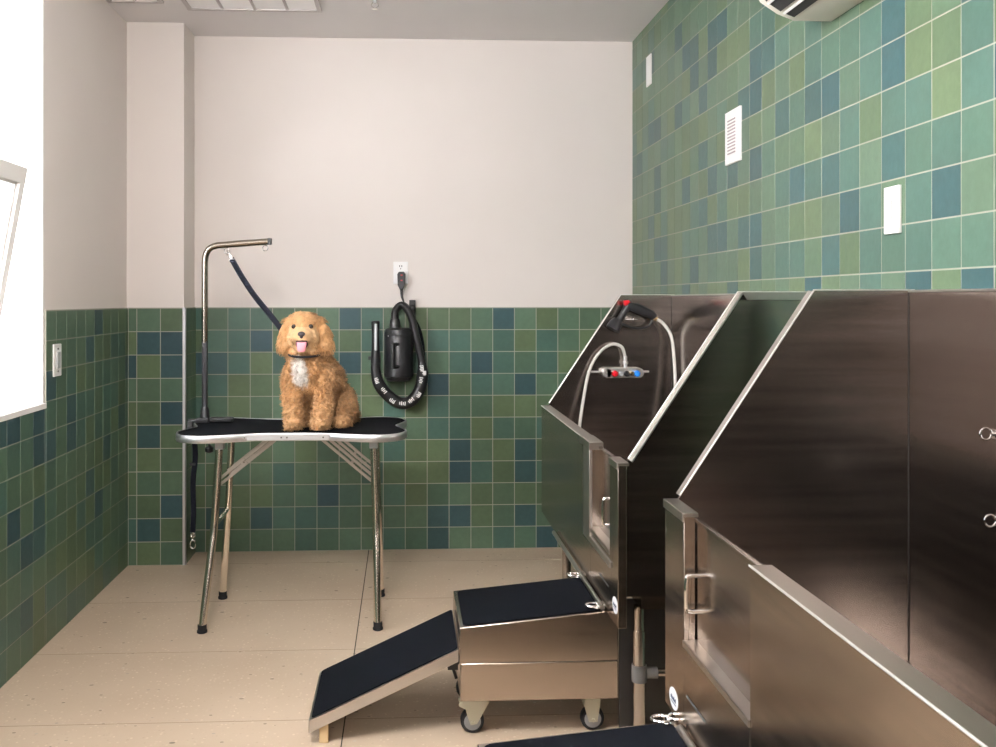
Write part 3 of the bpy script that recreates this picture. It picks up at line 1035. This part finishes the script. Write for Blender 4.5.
# ------------------------------------------------------------------ plates on the walls
XW = XR - 0.0098
t = thing('blank_wall_plate', 'small blank white plate high on the green right wall near the corner', 'wall plate', (XW, 4.73, 2.52))
MB().box(XW - 0.006, XW + 0.001, 4.685, 4.775, 2.442, 2.595).build('cover_plate', M['white_plastic'], t, bevel=0.002)
t = thing('wall_vent', 'white slatted vent plate mounted midway along the green right wall', 'vent', (XW, 3.5, 1.97))
MB().box(XW - 0.009, XW + 0.001, 3.42, 3.578, 1.868, 2.070).build('cover_plate', M['white_plastic'], t, bevel=0.002)
mb = MB()
for k in range(11):
    z = 1.905 + k * 0.0125
    mb.box(XW - 0.0115, XW - 0.0085, 3.463, 3.545, z, z + 0.0045)
mb.build('slats', M['greyline'], t)
t = thing('wall_dimmer', 'white rocker dimmer plate on the green right wall, closest to the camera', 'light switch', (XW, 2.355, 1.58))
MB().box(XW - 0.008, XW + 0.001, 2.302, 2.376, 1.519, 1.640).build('cover_plate', M['white_plastic'], t, bevel=0.002)
MB().box(XW - 0.011, XW - 0.007, 2.323, 2.356, 1.549, 1.612).build('rocker', M['white_plastic'], t, bevel=0.001)
MB().box(XW - 0.0125, XW - 0.0105, 2.329, 2.333, 1.556, 1.604).build('dimmer_slider', M['clear_grey'], t)
XT = XL + 0.0098
t = thing('light_switch', 'narrow white light switch on the dark left wall beside the window reveal', 'light switch', (XT, 3.862, 1.108))
MB().box(XT - 0.001, XT + 0.007, 3.822, 3.902, 1.043, 1.173).build('cover_plate', M['white_plastic'], t, bevel=0.002)
MB().box(XT + 0.006, XT + 0.012, 3.846, 3.878, 1.075, 1.141).build('rocker', M['clear_grey'], t, bevel=0.001)
for z in (1.150, 1.059):
    MB().box(XT + 0.006, XT + 0.009, 3.856, 3.868, z, z + 0.007).build('screw', M['grey_plastic'], t)

# ------------------------------------------------------------------ ceiling vents, sprinkler
def ceiling_grille(name, label, x0, x1, y0, y1, n):
    t = thing(name, label, 'vent', ((x0 + x1) / 2, (y0 + y1) / 2, ZC))
    z0 = ZC - 0.012
    f = MB().box(x0, x1, y0, y0 + 0.022, z0, ZC + 0.001).box(x0, x1, y1 - 0.022, y1, z0, ZC + 0.001).box(x0, x0 + 0.022, y0 + 0.022, y1 - 0.022, z0, ZC + 0.001).box(x1 - 0.022, x1, y0 + 0.022, y1 - 0.022, z0, ZC + 0.001)
    w = (x1 - x0 - 0.022) / n
    for k in range(1, n):
        f.box(x0 + 0.006 + k * w, x0 + 0.018 + k * w, y0 + 0.02, y1 - 0.02, z0 + 0.001, ZC + 0.001)
    f.build('grille_frame', M['ac_grey'], t, bevel=0.002)
    for k in range(n):
        MB().box(x0 + 0.02 + k * w, x0 + 0.004 + (k + 1) * w, y0 + 0.022, y1 - 0.022, ZC - 0.006, ZC + 0.001).build('grille_panel', M['white_plastic'], t)


M['ac_grey'] = mat('grey_white_metal', (0.52, 0.48, 0.48), 0.5)
ceiling_grille('ceiling_vent', 'long white ceiling vent divided into four panels, above the table', -1.045, -0.40, 4.20, 4.615, 4)
ceiling_grille('ceiling_vent', 'white ceiling vent edge tight in the far left corner', -1.395, -1.135, 4.20, 4.515, 2)
t = thing('fire_sprinkler', 'small chrome fire sprinkler hanging from the grey ceiling', 'sprinkler', (-0.136, 4.40, ZC))
MB().lathe([(0.03, 0), (0.03, -0.004), (0.012, -0.012), (0.008, -0.03)], (-0.136, 4.40, ZC + 0.001), 'z', 20).build('escutcheon', M['clear_grey'], t)
MB().tube(spline([(-0.146, 4.40, ZC - 0.025), (-0.153, 4.40, ZC - 0.04), (-0.136, 4.40, ZC - 0.055)], 4), 0.002, 6).tube(spline([(-0.126, 4.40, ZC - 0.025), (-0.119, 4.40, ZC - 0.04), (-0.136, 4.40, ZC - 0.055)], 4), 0.002, 6).lathe([(0.014, 0), (0.014, -0.002)], (-0.136, 4.40, ZC - 0.055), 'z', 12).build('sprinkler_head', M['chrome'], t)

# ------------------------------------------------------------------ air conditioner
t = thing('air_conditioner', 'white wall-mounted air conditioner high on the green right wall', 'air conditioner', (1.15, 2.3, 2.2))
prof = [(XW, 2.163), (1.135, 2.163), (1.085, 2.182), (1.035, 2.215), (1.008, 2.262), (1.000, 2.33), (1.004, 2.44), (1.03, 2.462), (XW, 2.465)]
y0, y1 = 1.90, 2.69
cas = MB().prism(prof, 'y', y0, y1).build('casing', M['ac_white'], t, bevel=0.004)
# air outlet: dark slots and blades set into the curved underside
mb = MB()
for (xa, za, xb, zb) in ((1.122, 2.1655, 1.094, 2.176), (1.082, 2.1815, 1.050, 2.202), (1.040, 2.209, 1.018, 2.242)):
    mb.add([(xa, y0 + 0.04, za - 0.0015), (xb, y0 + 0.04, zb - 0.0015), (xb, y1 - 0.035, zb - 0.0015), (xa, y1 - 0.035, za - 0.0015),
            (xa, y0 + 0.04, za + 0.004), (xb, y0 + 0.04, zb + 0.004), (xb, y1 - 0.035, zb + 0.004), (xa, y1 - 0.035, za + 0.004)],
           [(0, 1, 2, 3), (4, 7, 6, 5), (0, 4, 5, 1), (1, 5, 6, 2), (2, 6, 7, 3), (3, 7, 4, 0)])
mb.build('air_outlet', M['slot'], t)
for (xa, za) in ((1.092, 2.176), (1.045, 2.203)):
    MB().box(xa - 0.004, xa + 0.004, y0 + 0.045, y1 - 0.04, za - 0.006, za - 0.004, rot=rot_y(0.6), piv=(xa, 0, za)).build('louvre', M['white_plastic'], t, bevel=0.001)


# ------------------------------------------------------------------ dog washing tubs
XF, XI, XB_ = 0.622, 0.658, 1.222
ZR, ZTOP = 0.870, 1.372


def dring(t, x, y, z):
    MB().box(x - 0.006, x + 0.001, y - 0.010, y + 0.010, z - 0.010, z + 0.010).torus((x - 0.022, y, z), 0.012, 0.0022, 'y').tube([(x, y, z), (x - 0.012, y, z)], 0.004, 8).build('tether_ring', M['bright_chrome'], t)


def tub(label, ydoor, sg, post_w, door_w, mid_cap):
    """ydoor: Y of the end panel beside the door; the tub runs 1.5 m from there in direction sg"""
    L = 1.50

    def Y(a, b):
        p, q = ydoor + sg * a, ydoor + sg * b
        return (min(p, q), max(p, q))
    t = thing('dog_washing_tub', label, 'tub', (0.93, ydoor + sg * L / 2, 0), 'steel washing tubs along the right wall')
    side = [(XI - 0.012, 0.48), (XI - 0.012, ZR - 0.005), (XI, 0.882), (0.985, ZTOP), (XB_, ZTOP), (XB_, 0.48)]
    for a, s_ in ((0.0, -1), (L, 1)):
        p = MB().prism(side, 'y', *Y(a - 0.003, a + 0.003)).build('end_panel', M['steel_v'], t)
        # turned out flange along the slant and the top
        mb = MB()
        fl = [(XI, 0.882), (0.985, ZTOP), (XB_ + 0.02, ZTOP)]
        o0, o1 = (a, a + 0.035 * s_)
        for (u0, v0), (u1, v1) in zip(fl[:-1], fl[1:]):
            d = Vector((u1 - u0, v1 - v0)).normalized()
            n_ = Vector((d.y, -d.x)) * 0.005
            mb.prism([(u0, v0), (u1, v1), (u1 + n_.x, v1 + n_.y), (u0 + n_.x, v0 + n_.y)], 'y', *Y(o0, o1))
        # down-turned lip at the outside of the flange
        yo = Y(a + 0.031 * s_, a + 0.035 * s_)
        mb.prism([(0.985, ZTOP), (XB_ + 0.02, ZTOP), (XB_ + 0.02, ZTOP - 0.022), (1.0, ZTOP - 0.022)], 'y', *yo)
        mb.build('end_flange', M['steel_bright'], t, bevel=0.0012)
        yy = ydoor + sg * (a + 0.001)
        MB().tube([(XI - 0.001, yy, 0.884), (0.984, yy, ZTOP + 0.002), (XB_ + 0.01, yy, ZTOP + 0.002)], 0.0021, 8).build('rolled_edge', M['edge_white'], t)
        yy = ydoor + sg * (a - 0.0045 * s_)
        MB().tube([(XB_ - 0.007, yy, 0.49), (XB_ - 0.007, yy, ZTOP - 0.004)], 0.0009, 6).build('corner_seam', M['seam'], t)
    MB().box(XB_ - 0.006, XB_, *Y(0.003, L - 0.003), 0.48, ZTOP).build('back_panel', M['steel_v'], t)
    MB().box(XB_ - 0.008, XB_ + 0.024, *Y(0.0, L), ZTOP - 0.004, ZTOP + 0.002).build('top_flange', M['steel_bright'], t, bevel=0.001)
    MB().box(XI, XB_ - 0.006, *Y(0.003, L - 0.003), 0.480, 0.492).build('tub_floor', M['steel'], t)
    MB().box(XI + 0.05, XB_ - 0.05, *Y(0.05, L - 0.06), 0.425, 0.480).build('underframe', M['steel'], t)
    e, e2 = (0.02, 0.0) if mid_cap else (0.0, 0.0)
    XP = XF + 0.026
    # front wall: box post by the door, apron, fixed panel with a flat rim
    d0, d1 = post_w, post_w + door_w
    fw = MB()
    fw.box(XF, XP, *Y(-e, d0), 0.393, ZR)
    fw.box(XF, XI, *Y(d0, d1), 0.393, 0.590)
    fw.build('door_surround', M['steel'], t, bevel=0.0015)
    MB().box(XF - 0.002, XI, *Y(d0 - 0.001, d1), 0.588, 0.593).box(XF - 0.003, XF, *Y(d0, d1), 0.580, 0.593).build('door_sill', M['steel_bright'], t)
    MB().box(XF, XI, *Y(d1, L + e2), 0.393, ZR).build('front_panel', M['steel'], t, bevel=0.0015)
    MB().box(XF - 0.002, XI + 0.004, *Y(d1 + 0.001, L + e2), ZR - 0.001, ZR + 0.003).build('front_rim', M['steel_rim'], t, bevel=0.001)
    MB().box(XF - 0.004, XP + 0.006, *Y(-e - 0.004, d0 + 0.003), ZR - 0.003, ZR + 0.006).box(XF - 0.004, XF, *Y(-e - 0.004, d0 + 0.003), ZR - 0.014, ZR).build('post_cap', M['steel_rim'], t, bevel=0.0015)
    MB().tube([(XF - 0.001, Y(d1, L)[0], ZR + 0.002), (XF - 0.001, Y(d1, L)[1], ZR + 0.002)], 0.0022, 8).build('rolled_edge', M['edge_white'], t)
    if mid_cap:
        MB().box(XF - 0.008, XI + 0.004, *Y(d1 - 0.02, d1 + 0.15), ZR - 0.018, ZR + 0.007).build('mid_cap', M['steel_rim'], t, bevel=0.0015)
        MB().box(XF - 0.006, XF + 0.004, *Y(d1 - 0.012, d1 + 0.10), 0.565, ZR - 0.016).build('guide_post', M['steel_bright'], t, bevel=0.0015)
        MB().box(XF - 0.006, XF + 0.004, *Y(d0 - 0.02, d1 + 0.10), 0.545, 0.565).build('guide_rail', M['steel_bright'], t, bevel=0.001)
    # sliding door set back in the opening
    XD = XF + 0.028
    dr = MB().box(XD, XD + 0.008, *Y(d0 - 0.02, d1 + 0.04), 0.592, ZR - 0.012).box(XD - 0.004, XD + 0.008, *Y(d0 - 0.02, d1 + 0.04), ZR - 0.014, ZR - 0.006).build('door', M['steel_v'], t, bevel=0.001)
    hy = ydoor + sg * (d0 + 0.02 if not mid_cap else 0.19)
    zt, zb = (0.742, 0.664) if not mid_cap else (0.727, 0.645)
    o_ = 0.028 if not mid_cap else 0.026
    MB().tube(spline([(XD, hy, zt), (XD - o_ * .7, hy, zt), (XD - o_, hy, zt - 0.010), (XD - o_, hy, zb + 0.010), (XD - o_ * .7, hy, zb), (XD, hy, zb)], 6), 0.005, 10).build('door_handle', M['bright_chrome'], dr)
    # slot of the ramp catch low on the apron
    MB().box(XF - 0.0008, XF + 0.001, *Y(d0 + 0.02, d0 + 0.15), 0.475, 0.481).build('apron_slot', M['slot'], t)
    # lower rod the step hooks on to
    MB().tube([(XF - 0.012, Y(0, L)[0] + (0.14 if sg > 0 else 0.02), 0.402), (XF - 0.012, Y(0, L)[1] - 0.42 if sg > 0 else Y(0, L)[1] - 0.16, 0.402)], 0.008, 10).build('hook_rod', M['steel_bright'], t)
    # oval maker's sticker
    yc, zc = ydoor + sg * (0.072), 0.430
    if mid_cap:
        yc, zc = ydoor + sg * 0.015, 0.450
    oval = [(yc + 0.033 * math.cos(a * PI / 12), zc + 0.024 * math.sin(a * PI / 12)) for a in range(24)]
    st = MB().prism(oval, 'x', XF - 0.0012, XF + 0.0002).build('sticker', M['sticker'], t)
    mb = MB()
    for k in range(7):
        y = yc - 0.018 + k * 0.006
        h = (0.006, 0.004, 0.0065, 0.004, 0.004, 0.0065, 0.004)[k]
        mb.box(XF - 0.0018, XF - 0.0010, y - 0.0018, y + 0.0018, zc - 0.004, zc - 0.004 + h * 1.6)
    mb.box(XF - 0.0018, XF - 0.0010, yc - 0.02, yc + 0.02, zc - 0.010, zc - 0.008)
    mb.build('sticker_print', M['ink'], st)
    # added dark panel behind the door-end legs, standing in for under-tub shade
    MB().box(0.665, 1.20, *Y(0.150, 0.158), 0.012, 0.424).build('under_tub_shade_panel', M['shade_panel'], t, bevel=0.001)
    # legs with sleeves and adjustable feet, cross rails between them
    for ly in (0.10, L - 0.12):
        yy = ydoor + sg * ly
        for lx in (0.715, 1.16):
            lg = MB().tube([(lx, yy, 0.42), (lx, yy, 0.27)], 0.0165, 16).tube([(lx, yy, 0.345), (lx, yy, 0.035)], 0.0195, 16).lathe([(0.028, 0), (0.028, 0.006), (0.014, 0.02), (0.014, 0.04)], (lx, yy, 0), 'z', 16).build('leg', M['chrome_leg'], t)
            if ly < 0.5 or not mid_cap:
                MB().lathe([(0.023, -0.025), (0.0235, 0), (0.023, 0.025)], (lx, yy, 0.215), 'z', 16).lathe([(0.017, 0.02), (0.017, 0.055)], (lx, yy, 0.215), 'x', 14).build('coupling', M['grey_plastic'], lg)
        MB().tube([(0.735, yy, 0.215), (1.15, yy, 0.215)], 0.012, 12).build('cross_rail', M['chrome_leg'], t)
    return t


M['edge_white'] = mat('polished_steel_edge', (0.92, 0.91, 0.88), 0.4, 0.85)
M['seam'] = mat('weld_seam', (0.05, 0.045, 0.04), 0.5, 0.6)
M['shade_panel'] = mat('under_tub_shade', (0.022, 0.018, 0.016), 0.45, 0.3)  # near-black colour standing in for the shade below the tubs
M['chrome_leg'] = mat('satin_pipe', (0.46, 0.42, 0.385), 0.2, 1.0)
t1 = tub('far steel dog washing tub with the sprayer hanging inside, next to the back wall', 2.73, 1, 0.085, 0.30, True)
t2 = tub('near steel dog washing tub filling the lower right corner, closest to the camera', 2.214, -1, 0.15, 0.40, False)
for y, z in ((1.875, 1.075), (1.860, 0.90)):
    dring(t2, XB_ - 0.006, y, z)
# mixer valve on the far end panel of the far tub
FY = 4.227
vx, vz = 0.985, 1.022
v = MB().box(vx - 0.075, vx + 0.075, FY - 0.045, FY, vz - 0.022, vz + 0.022)
v.lathe([(0.022, 0), (0.022, -0.045)], (vx - 0.072, FY, vz), 'y', 18).lathe([(0.022, 0), (0.022, -0.045)], (vx + 0.072, FY, vz), 'y', 18)
v.tube([(vx - 0.14, FY - 0.012, vz + 0.003), (vx + 0.125, FY - 0.012, vz + 0.003)], 0.005, 8)
v = v.tube([(vx + 0.012, FY - 0.03, vz + 0.02), (vx + 0.012, FY - 0.03, vz + 0.075)], 0.009, 12).tube([(vx + 0.012, FY - 0.03, vz + 0.038), (vx + 0.012, FY - 0.03, vz + 0.052)], 0.013, 8)
v.v = [(x - 0.93, y - 3.48, z) for x, y, z in v.v]
vo = v.build('mixer_valve', M['brushed_chrome'], None, bevel=0.002)
vo.parent = t1
ORG[vo] = ORG[t1]
for dx, k, r_ in ((-0.042, 'red', 0.014), (-0.014, 'clear_grey', 0.010), (0.012, 'black_plastic', 0.013), (0.036, 'brass', 0.010), (0.058, 'blue', 0.014)):
    MB().lathe([(r_ * .8, 0), (r_, -0.008), (r_, -0.022), (r_ * .7, -0.026)], (vx + dx, FY - 0.045, vz - 0.002), 'y', 16).build('valve_knob', M[k], vo)

# hand sprayer with its hose
SXx, SZz = 0.985, 1.262
t = thing('shower_sprayer', 'black and red hand sprayer with pale hose hooked inside the far tub', 'sprayer', (SXx, FY - 0.05, SZz))
sy = FY - 0.055
mb = MB()
mb.tube([(1.000, sy, 1.328), (1.045, sy, 1.312), (1.110, sy, 1.285), (1.122, sy, 1.270)], [0.016, 0.022, 0.020, 0.017], 14)
mb.tube([(1.002, sy, 1.322), (0.975, sy, 1.278), (0.955, sy, 1.245)], [0.017, 0.014, 0.015], 14)
mb.build('spray_grip', M['black_plastic'], t)
d = Vector((-0.5, -0.1, -0.85)).normalized()
MB().tube([Vector((0.958, sy, 1.262)), Vector((0.958, sy, 1.262)) + d * 0.02, Vector((0.958, sy, 1.262)) + d * 0.05], [0.020, 0.030, 0.033], 20).build('spray_head', M['black_gloss'], t)
MB().tube([(0.985, sy, 1.333), (1.010, sy, 1.338)], [0.015, 0.012], 12).build('trigger', M['red'], t)
MB().tube(spline([(1.116, sy, 1.268), (1.100, sy, 1.235), (1.060, sy, 1.222), (1.015, sy, 1.228), (0.975, sy, 1.245)], 5), 0.005, 8).build('hand_guard', M['black_plastic'], t)
MB().tube([(1.030, FY, 1.262), (1.030, sy - 0.01, 1.262), (1.030, sy - 0.015, 1.275)], 0.004, 8).tube([(0.99, sy - 0.005, 1.262), (1.045, sy - 0.005, 1.262)], 0.003, 8).build('hook', M['bright_chrome'], t)
MB().tube([(1.118, sy, 1.272), (1.134, sy, 1.264)], 0.011, 12).build('hose_fitting', M['brass'], t)
hp = [(1.130, sy, 1.266), (1.160, sy - .01, 1.245), (1.190, sy - .03, 1.19), (1.197, sy - .05, 1.10), (1.195, sy - .08, 0.95), (1.17, sy - .14, 0.72), (1.10, sy - .22, 0.53), (0.95, sy - .3, 0.505), (0.80, sy - .28, 0.505), (0.745, sy - .18, 0.60), (0.765, sy - .08, 0.75), (0.800, sy - .02, 0.92), (0.835, sy + .02, 1.04), (0.880, sy + .02, 1.115), (0.935, sy + .025, 1.150), (0.980, sy + .025, 1.138), (0.997, sy + .025, 1.09)]
MB().tube(spline(hp, 8), 0.0072, 12).build('hose', M['white_gloss'], t)

# ------------------------------------------------------------------ wheeled step with its ramp
SY0, SY1 = 2.875, 3.245
SX0, SX1 = 0.170, 0.600
t = thing('wheeled_step', 'steel box step on casters with ramp leading to the far tub', 'step', (0.39, 3.06, 0), 'wheeled steel steps before the tubs')


def wedge(x0, x1, y0, y1, zb, zt0, zt1):
    return MB().add([(x0, y0, zb), (x1, y0, zb), (x1, y1, zb), (x0, y1, zb), (x0, y0, zt0), (x1, y0, zt1), (x1, y1, zt1), (x0, y1, zt0)],
                    [(0, 3, 2, 1), (4, 5, 6, 7), (0, 1, 5, 4), (1, 2, 6, 5), (2, 3, 7, 6), (3, 0, 4, 7)])


SX1 = 0.662
wedge(SX0 + 0.003, SX1, SY0 + 0.002, SY1 - 0.002, 0.118, 0.2345, 0.2355).build('lower_box', M['steel_box'] if 'steel_box' in M else M['steel'], t, bevel=0.003)
ub = wedge(SX0, SX1, SY0, SY1, 0.2365, 0.345, 0.392).build('upper_box', M['steel'], t, bevel=0.003)
rise = (0.392 - 0.345) / (SX1 - SX0)
mx0_, mx1_ = SX0 + 0.012, SX1 - 0.050


def rrect(x0, x1, y0, y1, r, n=5):
    o = []
    for cx, cy, a0 in ((x1 - r, y1 - r, 0), (x0 + r, y1 - r, 90), (x0 + r, y0 + r, 180), (x1 - r, y0 + r, 270)):
        for k in range(n + 1):
            a = math.radians(a0 + 90 * k / n)
            o.append((cx + r * math.cos(a), cy + r * math.sin(a)))
    return o


def slab(poly, zf, th):
    n = len(poly)
    return MB().add([(x, y, zf(x)) for x, y in poly] + [(x, y, zf(x) + th) for x, y in poly],
                    [tuple(range(n)), tuple(range(2 * n - 1, n - 1, -1))] + [(i, (i + 1) % n, (i + 1) % n + n, i + n) for i in range(n)])


slab(rrect(mx0_, mx1_, SY0 + 0.012, SY1 - 0.012, 0.022), lambda x: 0.345 + (x - SX0) * rise - 0.001, 0.004).build('rubber_mat', M['mat'], t, smooth=False)
for lx in (SX0 + 0.055, SX1 - 0.075):
    for ly in (SY0 + 0.06, SY1 - 0.06):
        wx = lx + (-0.012 if lx < 0.4 else 0.004)
        cs = MB().box(lx - 0.042, lx + 0.042, ly - 0.032, ly + 0.032, 0.112, 0.1175).lathe([(0.022, 0), (0.024, 0.012)], (lx, ly, 0.098), 'z', 16)
        for s_ in (-1, 1):
            yb_ = ly + s_ * 0.020
            fork = [(lx - 0.055, 0.100), (lx + 0.040, 0.110), (lx + 0.040, 0.100), (wx + 0.014, 0.032), (wx - 0.006, 0.028), (wx - 0.014, 0.050), (wx - 0.022, 0.078), (lx - 0.055, 0.088)] if lx < 0.4 else [(lx - 0.022, 0.108), (lx + 0.028, 0.108), (lx + 0.026, 0.08), (wx + 0.013, 0.030), (wx - 0.013, 0.030), (lx - 0.024, 0.08)]
            cs.prism(fork, 'y', yb_ - 0.0018, yb_ + 0.0018)
        cs.lathe([(0.006, -0.027), (0.006, 0.027)], (wx, ly, 0.037), 'y', 10)
        for bx_ in (-0.034, 0.034):
            cs.lathe([(0.005, 0), (0.005, -0.006)], (lx + bx_, ly - 0.026, 0.112), 'z', 8)
        cs = cs.build('caster', M['beige'], t, bevel=0.001)
        MB().lathe([(0.026, -0.0155), (0.034, -0.014), (0.037, -0.009), (0.037, 0.009), (0.034, 0.014), (0.026, 0.0155)], (wx, ly, 0.037), 'y', 28).build('tyre', M['black_rubber'], cs)
        MB().lathe([(0.010, -0.0178), (0.024, -0.0162), (0.0265, -0.0158), (0.0265, 0.0158), (0.024, 0.0162), (0.010, 0.0178)], (wx, ly, 0.037), 'y', 24).build('wheel_hub', M['hub'], cs)
# clasps that hook the step on to the tub
for ly in (SY0 + 0.03, SY1 - 0.015):
    c_ = MB().torus((SX1 - 0.075, ly, 0.400), 0.017, 0.0034, 'z', sx=1.25).lathe([(0.012, 0), (0.012, 0.004), (0.006, 0.006), (0.006, 0.018), (0.004, 0.020)], (SX1 - 0.062, ly, 0.388), 'z', 12)
    c_.torus((SX1 - 0.040, ly + 0.004, 0.402), 0.014, 0.0030, 'z', sx=1.2)
    c_.build('clasp', M['bright_chrome'], t)
# the ramp
rx0, rx1 = -0.288, SX0 - 0.004
rz0, rz1 = 0.076, 0.283
ang = math.atan2(rz1 - rz0, rx1 - rx0)
ry0, ry1 = SY0 - 0.01, SY1 - 0.005
zf = lambda x: rz0 + (x - rx0) * math.tan(ang)
rp = MB()
th = 0.004
vth = 0.038
for (a, b) in ((ry0, ry0 + th), (ry1 - th, ry1)):
    rp.add([(rx0, a, zf(rx0) - vth), (rx1, a, zf(rx1) - vth), (rx1, a, zf(rx1)), (rx0, a, zf(rx0)), (rx0, b, zf(rx0) - vth), (rx1, b, zf(rx1) - vth), (rx1, b, zf(rx1)), (rx0, b, zf(rx0))],
           [(0, 1, 2, 3), (4, 7, 6, 5), (0, 4, 5, 1), (1, 5, 6, 2), (2, 6, 7, 3), (3, 7, 4, 0)])
rp.add([(rx0, ry0, zf(rx0) - th), (rx1, ry0, zf(rx1) - th), (rx1, ry1, zf(rx1) - th), (rx0, ry1, zf(rx0) - th), (rx0, ry0, zf(rx0)), (rx1, ry0, zf(rx1)), (rx1, ry1, zf(rx1)), (rx0, ry1, zf(rx0))],
       [(0, 3, 2, 1), (4, 5, 6, 7), (0, 1, 5, 4), (1, 2, 6, 5), (2, 3, 7, 6), (3, 0, 4, 7)])
rp.box(rx0, rx0 + th, ry0, ry1, rz0 - vth, rz0 - 0.001)
rpo = rp.build('ramp', M['steel_bright'], t, bevel=0.001)
slab(rrect(rx0 + 0.007, rx1 - 0.002, ry0 + 0.007, ry1 - 0.007, 0.012), lambda x: zf(x) - 0.0005, 0.004).build('ramp_mat', M['mat'], rpo, smooth=False)
for a in (ry0 + 0.012, ry1 - 0.045):
    MB().box(rx0 + 0.030, rx0 + 0.058, a, a + 0.03, 0.0005, 0.070).build('ramp_foot', M['wood'], rpo, bevel=0.002)
MB().tube([(SX0 - 0.008, ry0 + 0.03, 0.232), (SX0 - 0.008, ry1 - 0.03, 0.232)], 0.009, 10).box(SX0 - 0.035, SX0 - 0.003, ry0 + 0.04, ry0 + 0.065, 0.205, 0.245).tube([(SX0 - 0.022, ry0 + 0.05, 0.22), (SX0 - 0.008, ry0 + 0.05, 0.175)], 0.005, 8).build('ramp_hinge', M['black_plastic'], t)

t_2 = copy_tree(t)
t_2.location = (0.385, 3.06 - 1.122, 0)
t_2['label'] = 'steel box step with black mat at the bottom edge, by the near tub'
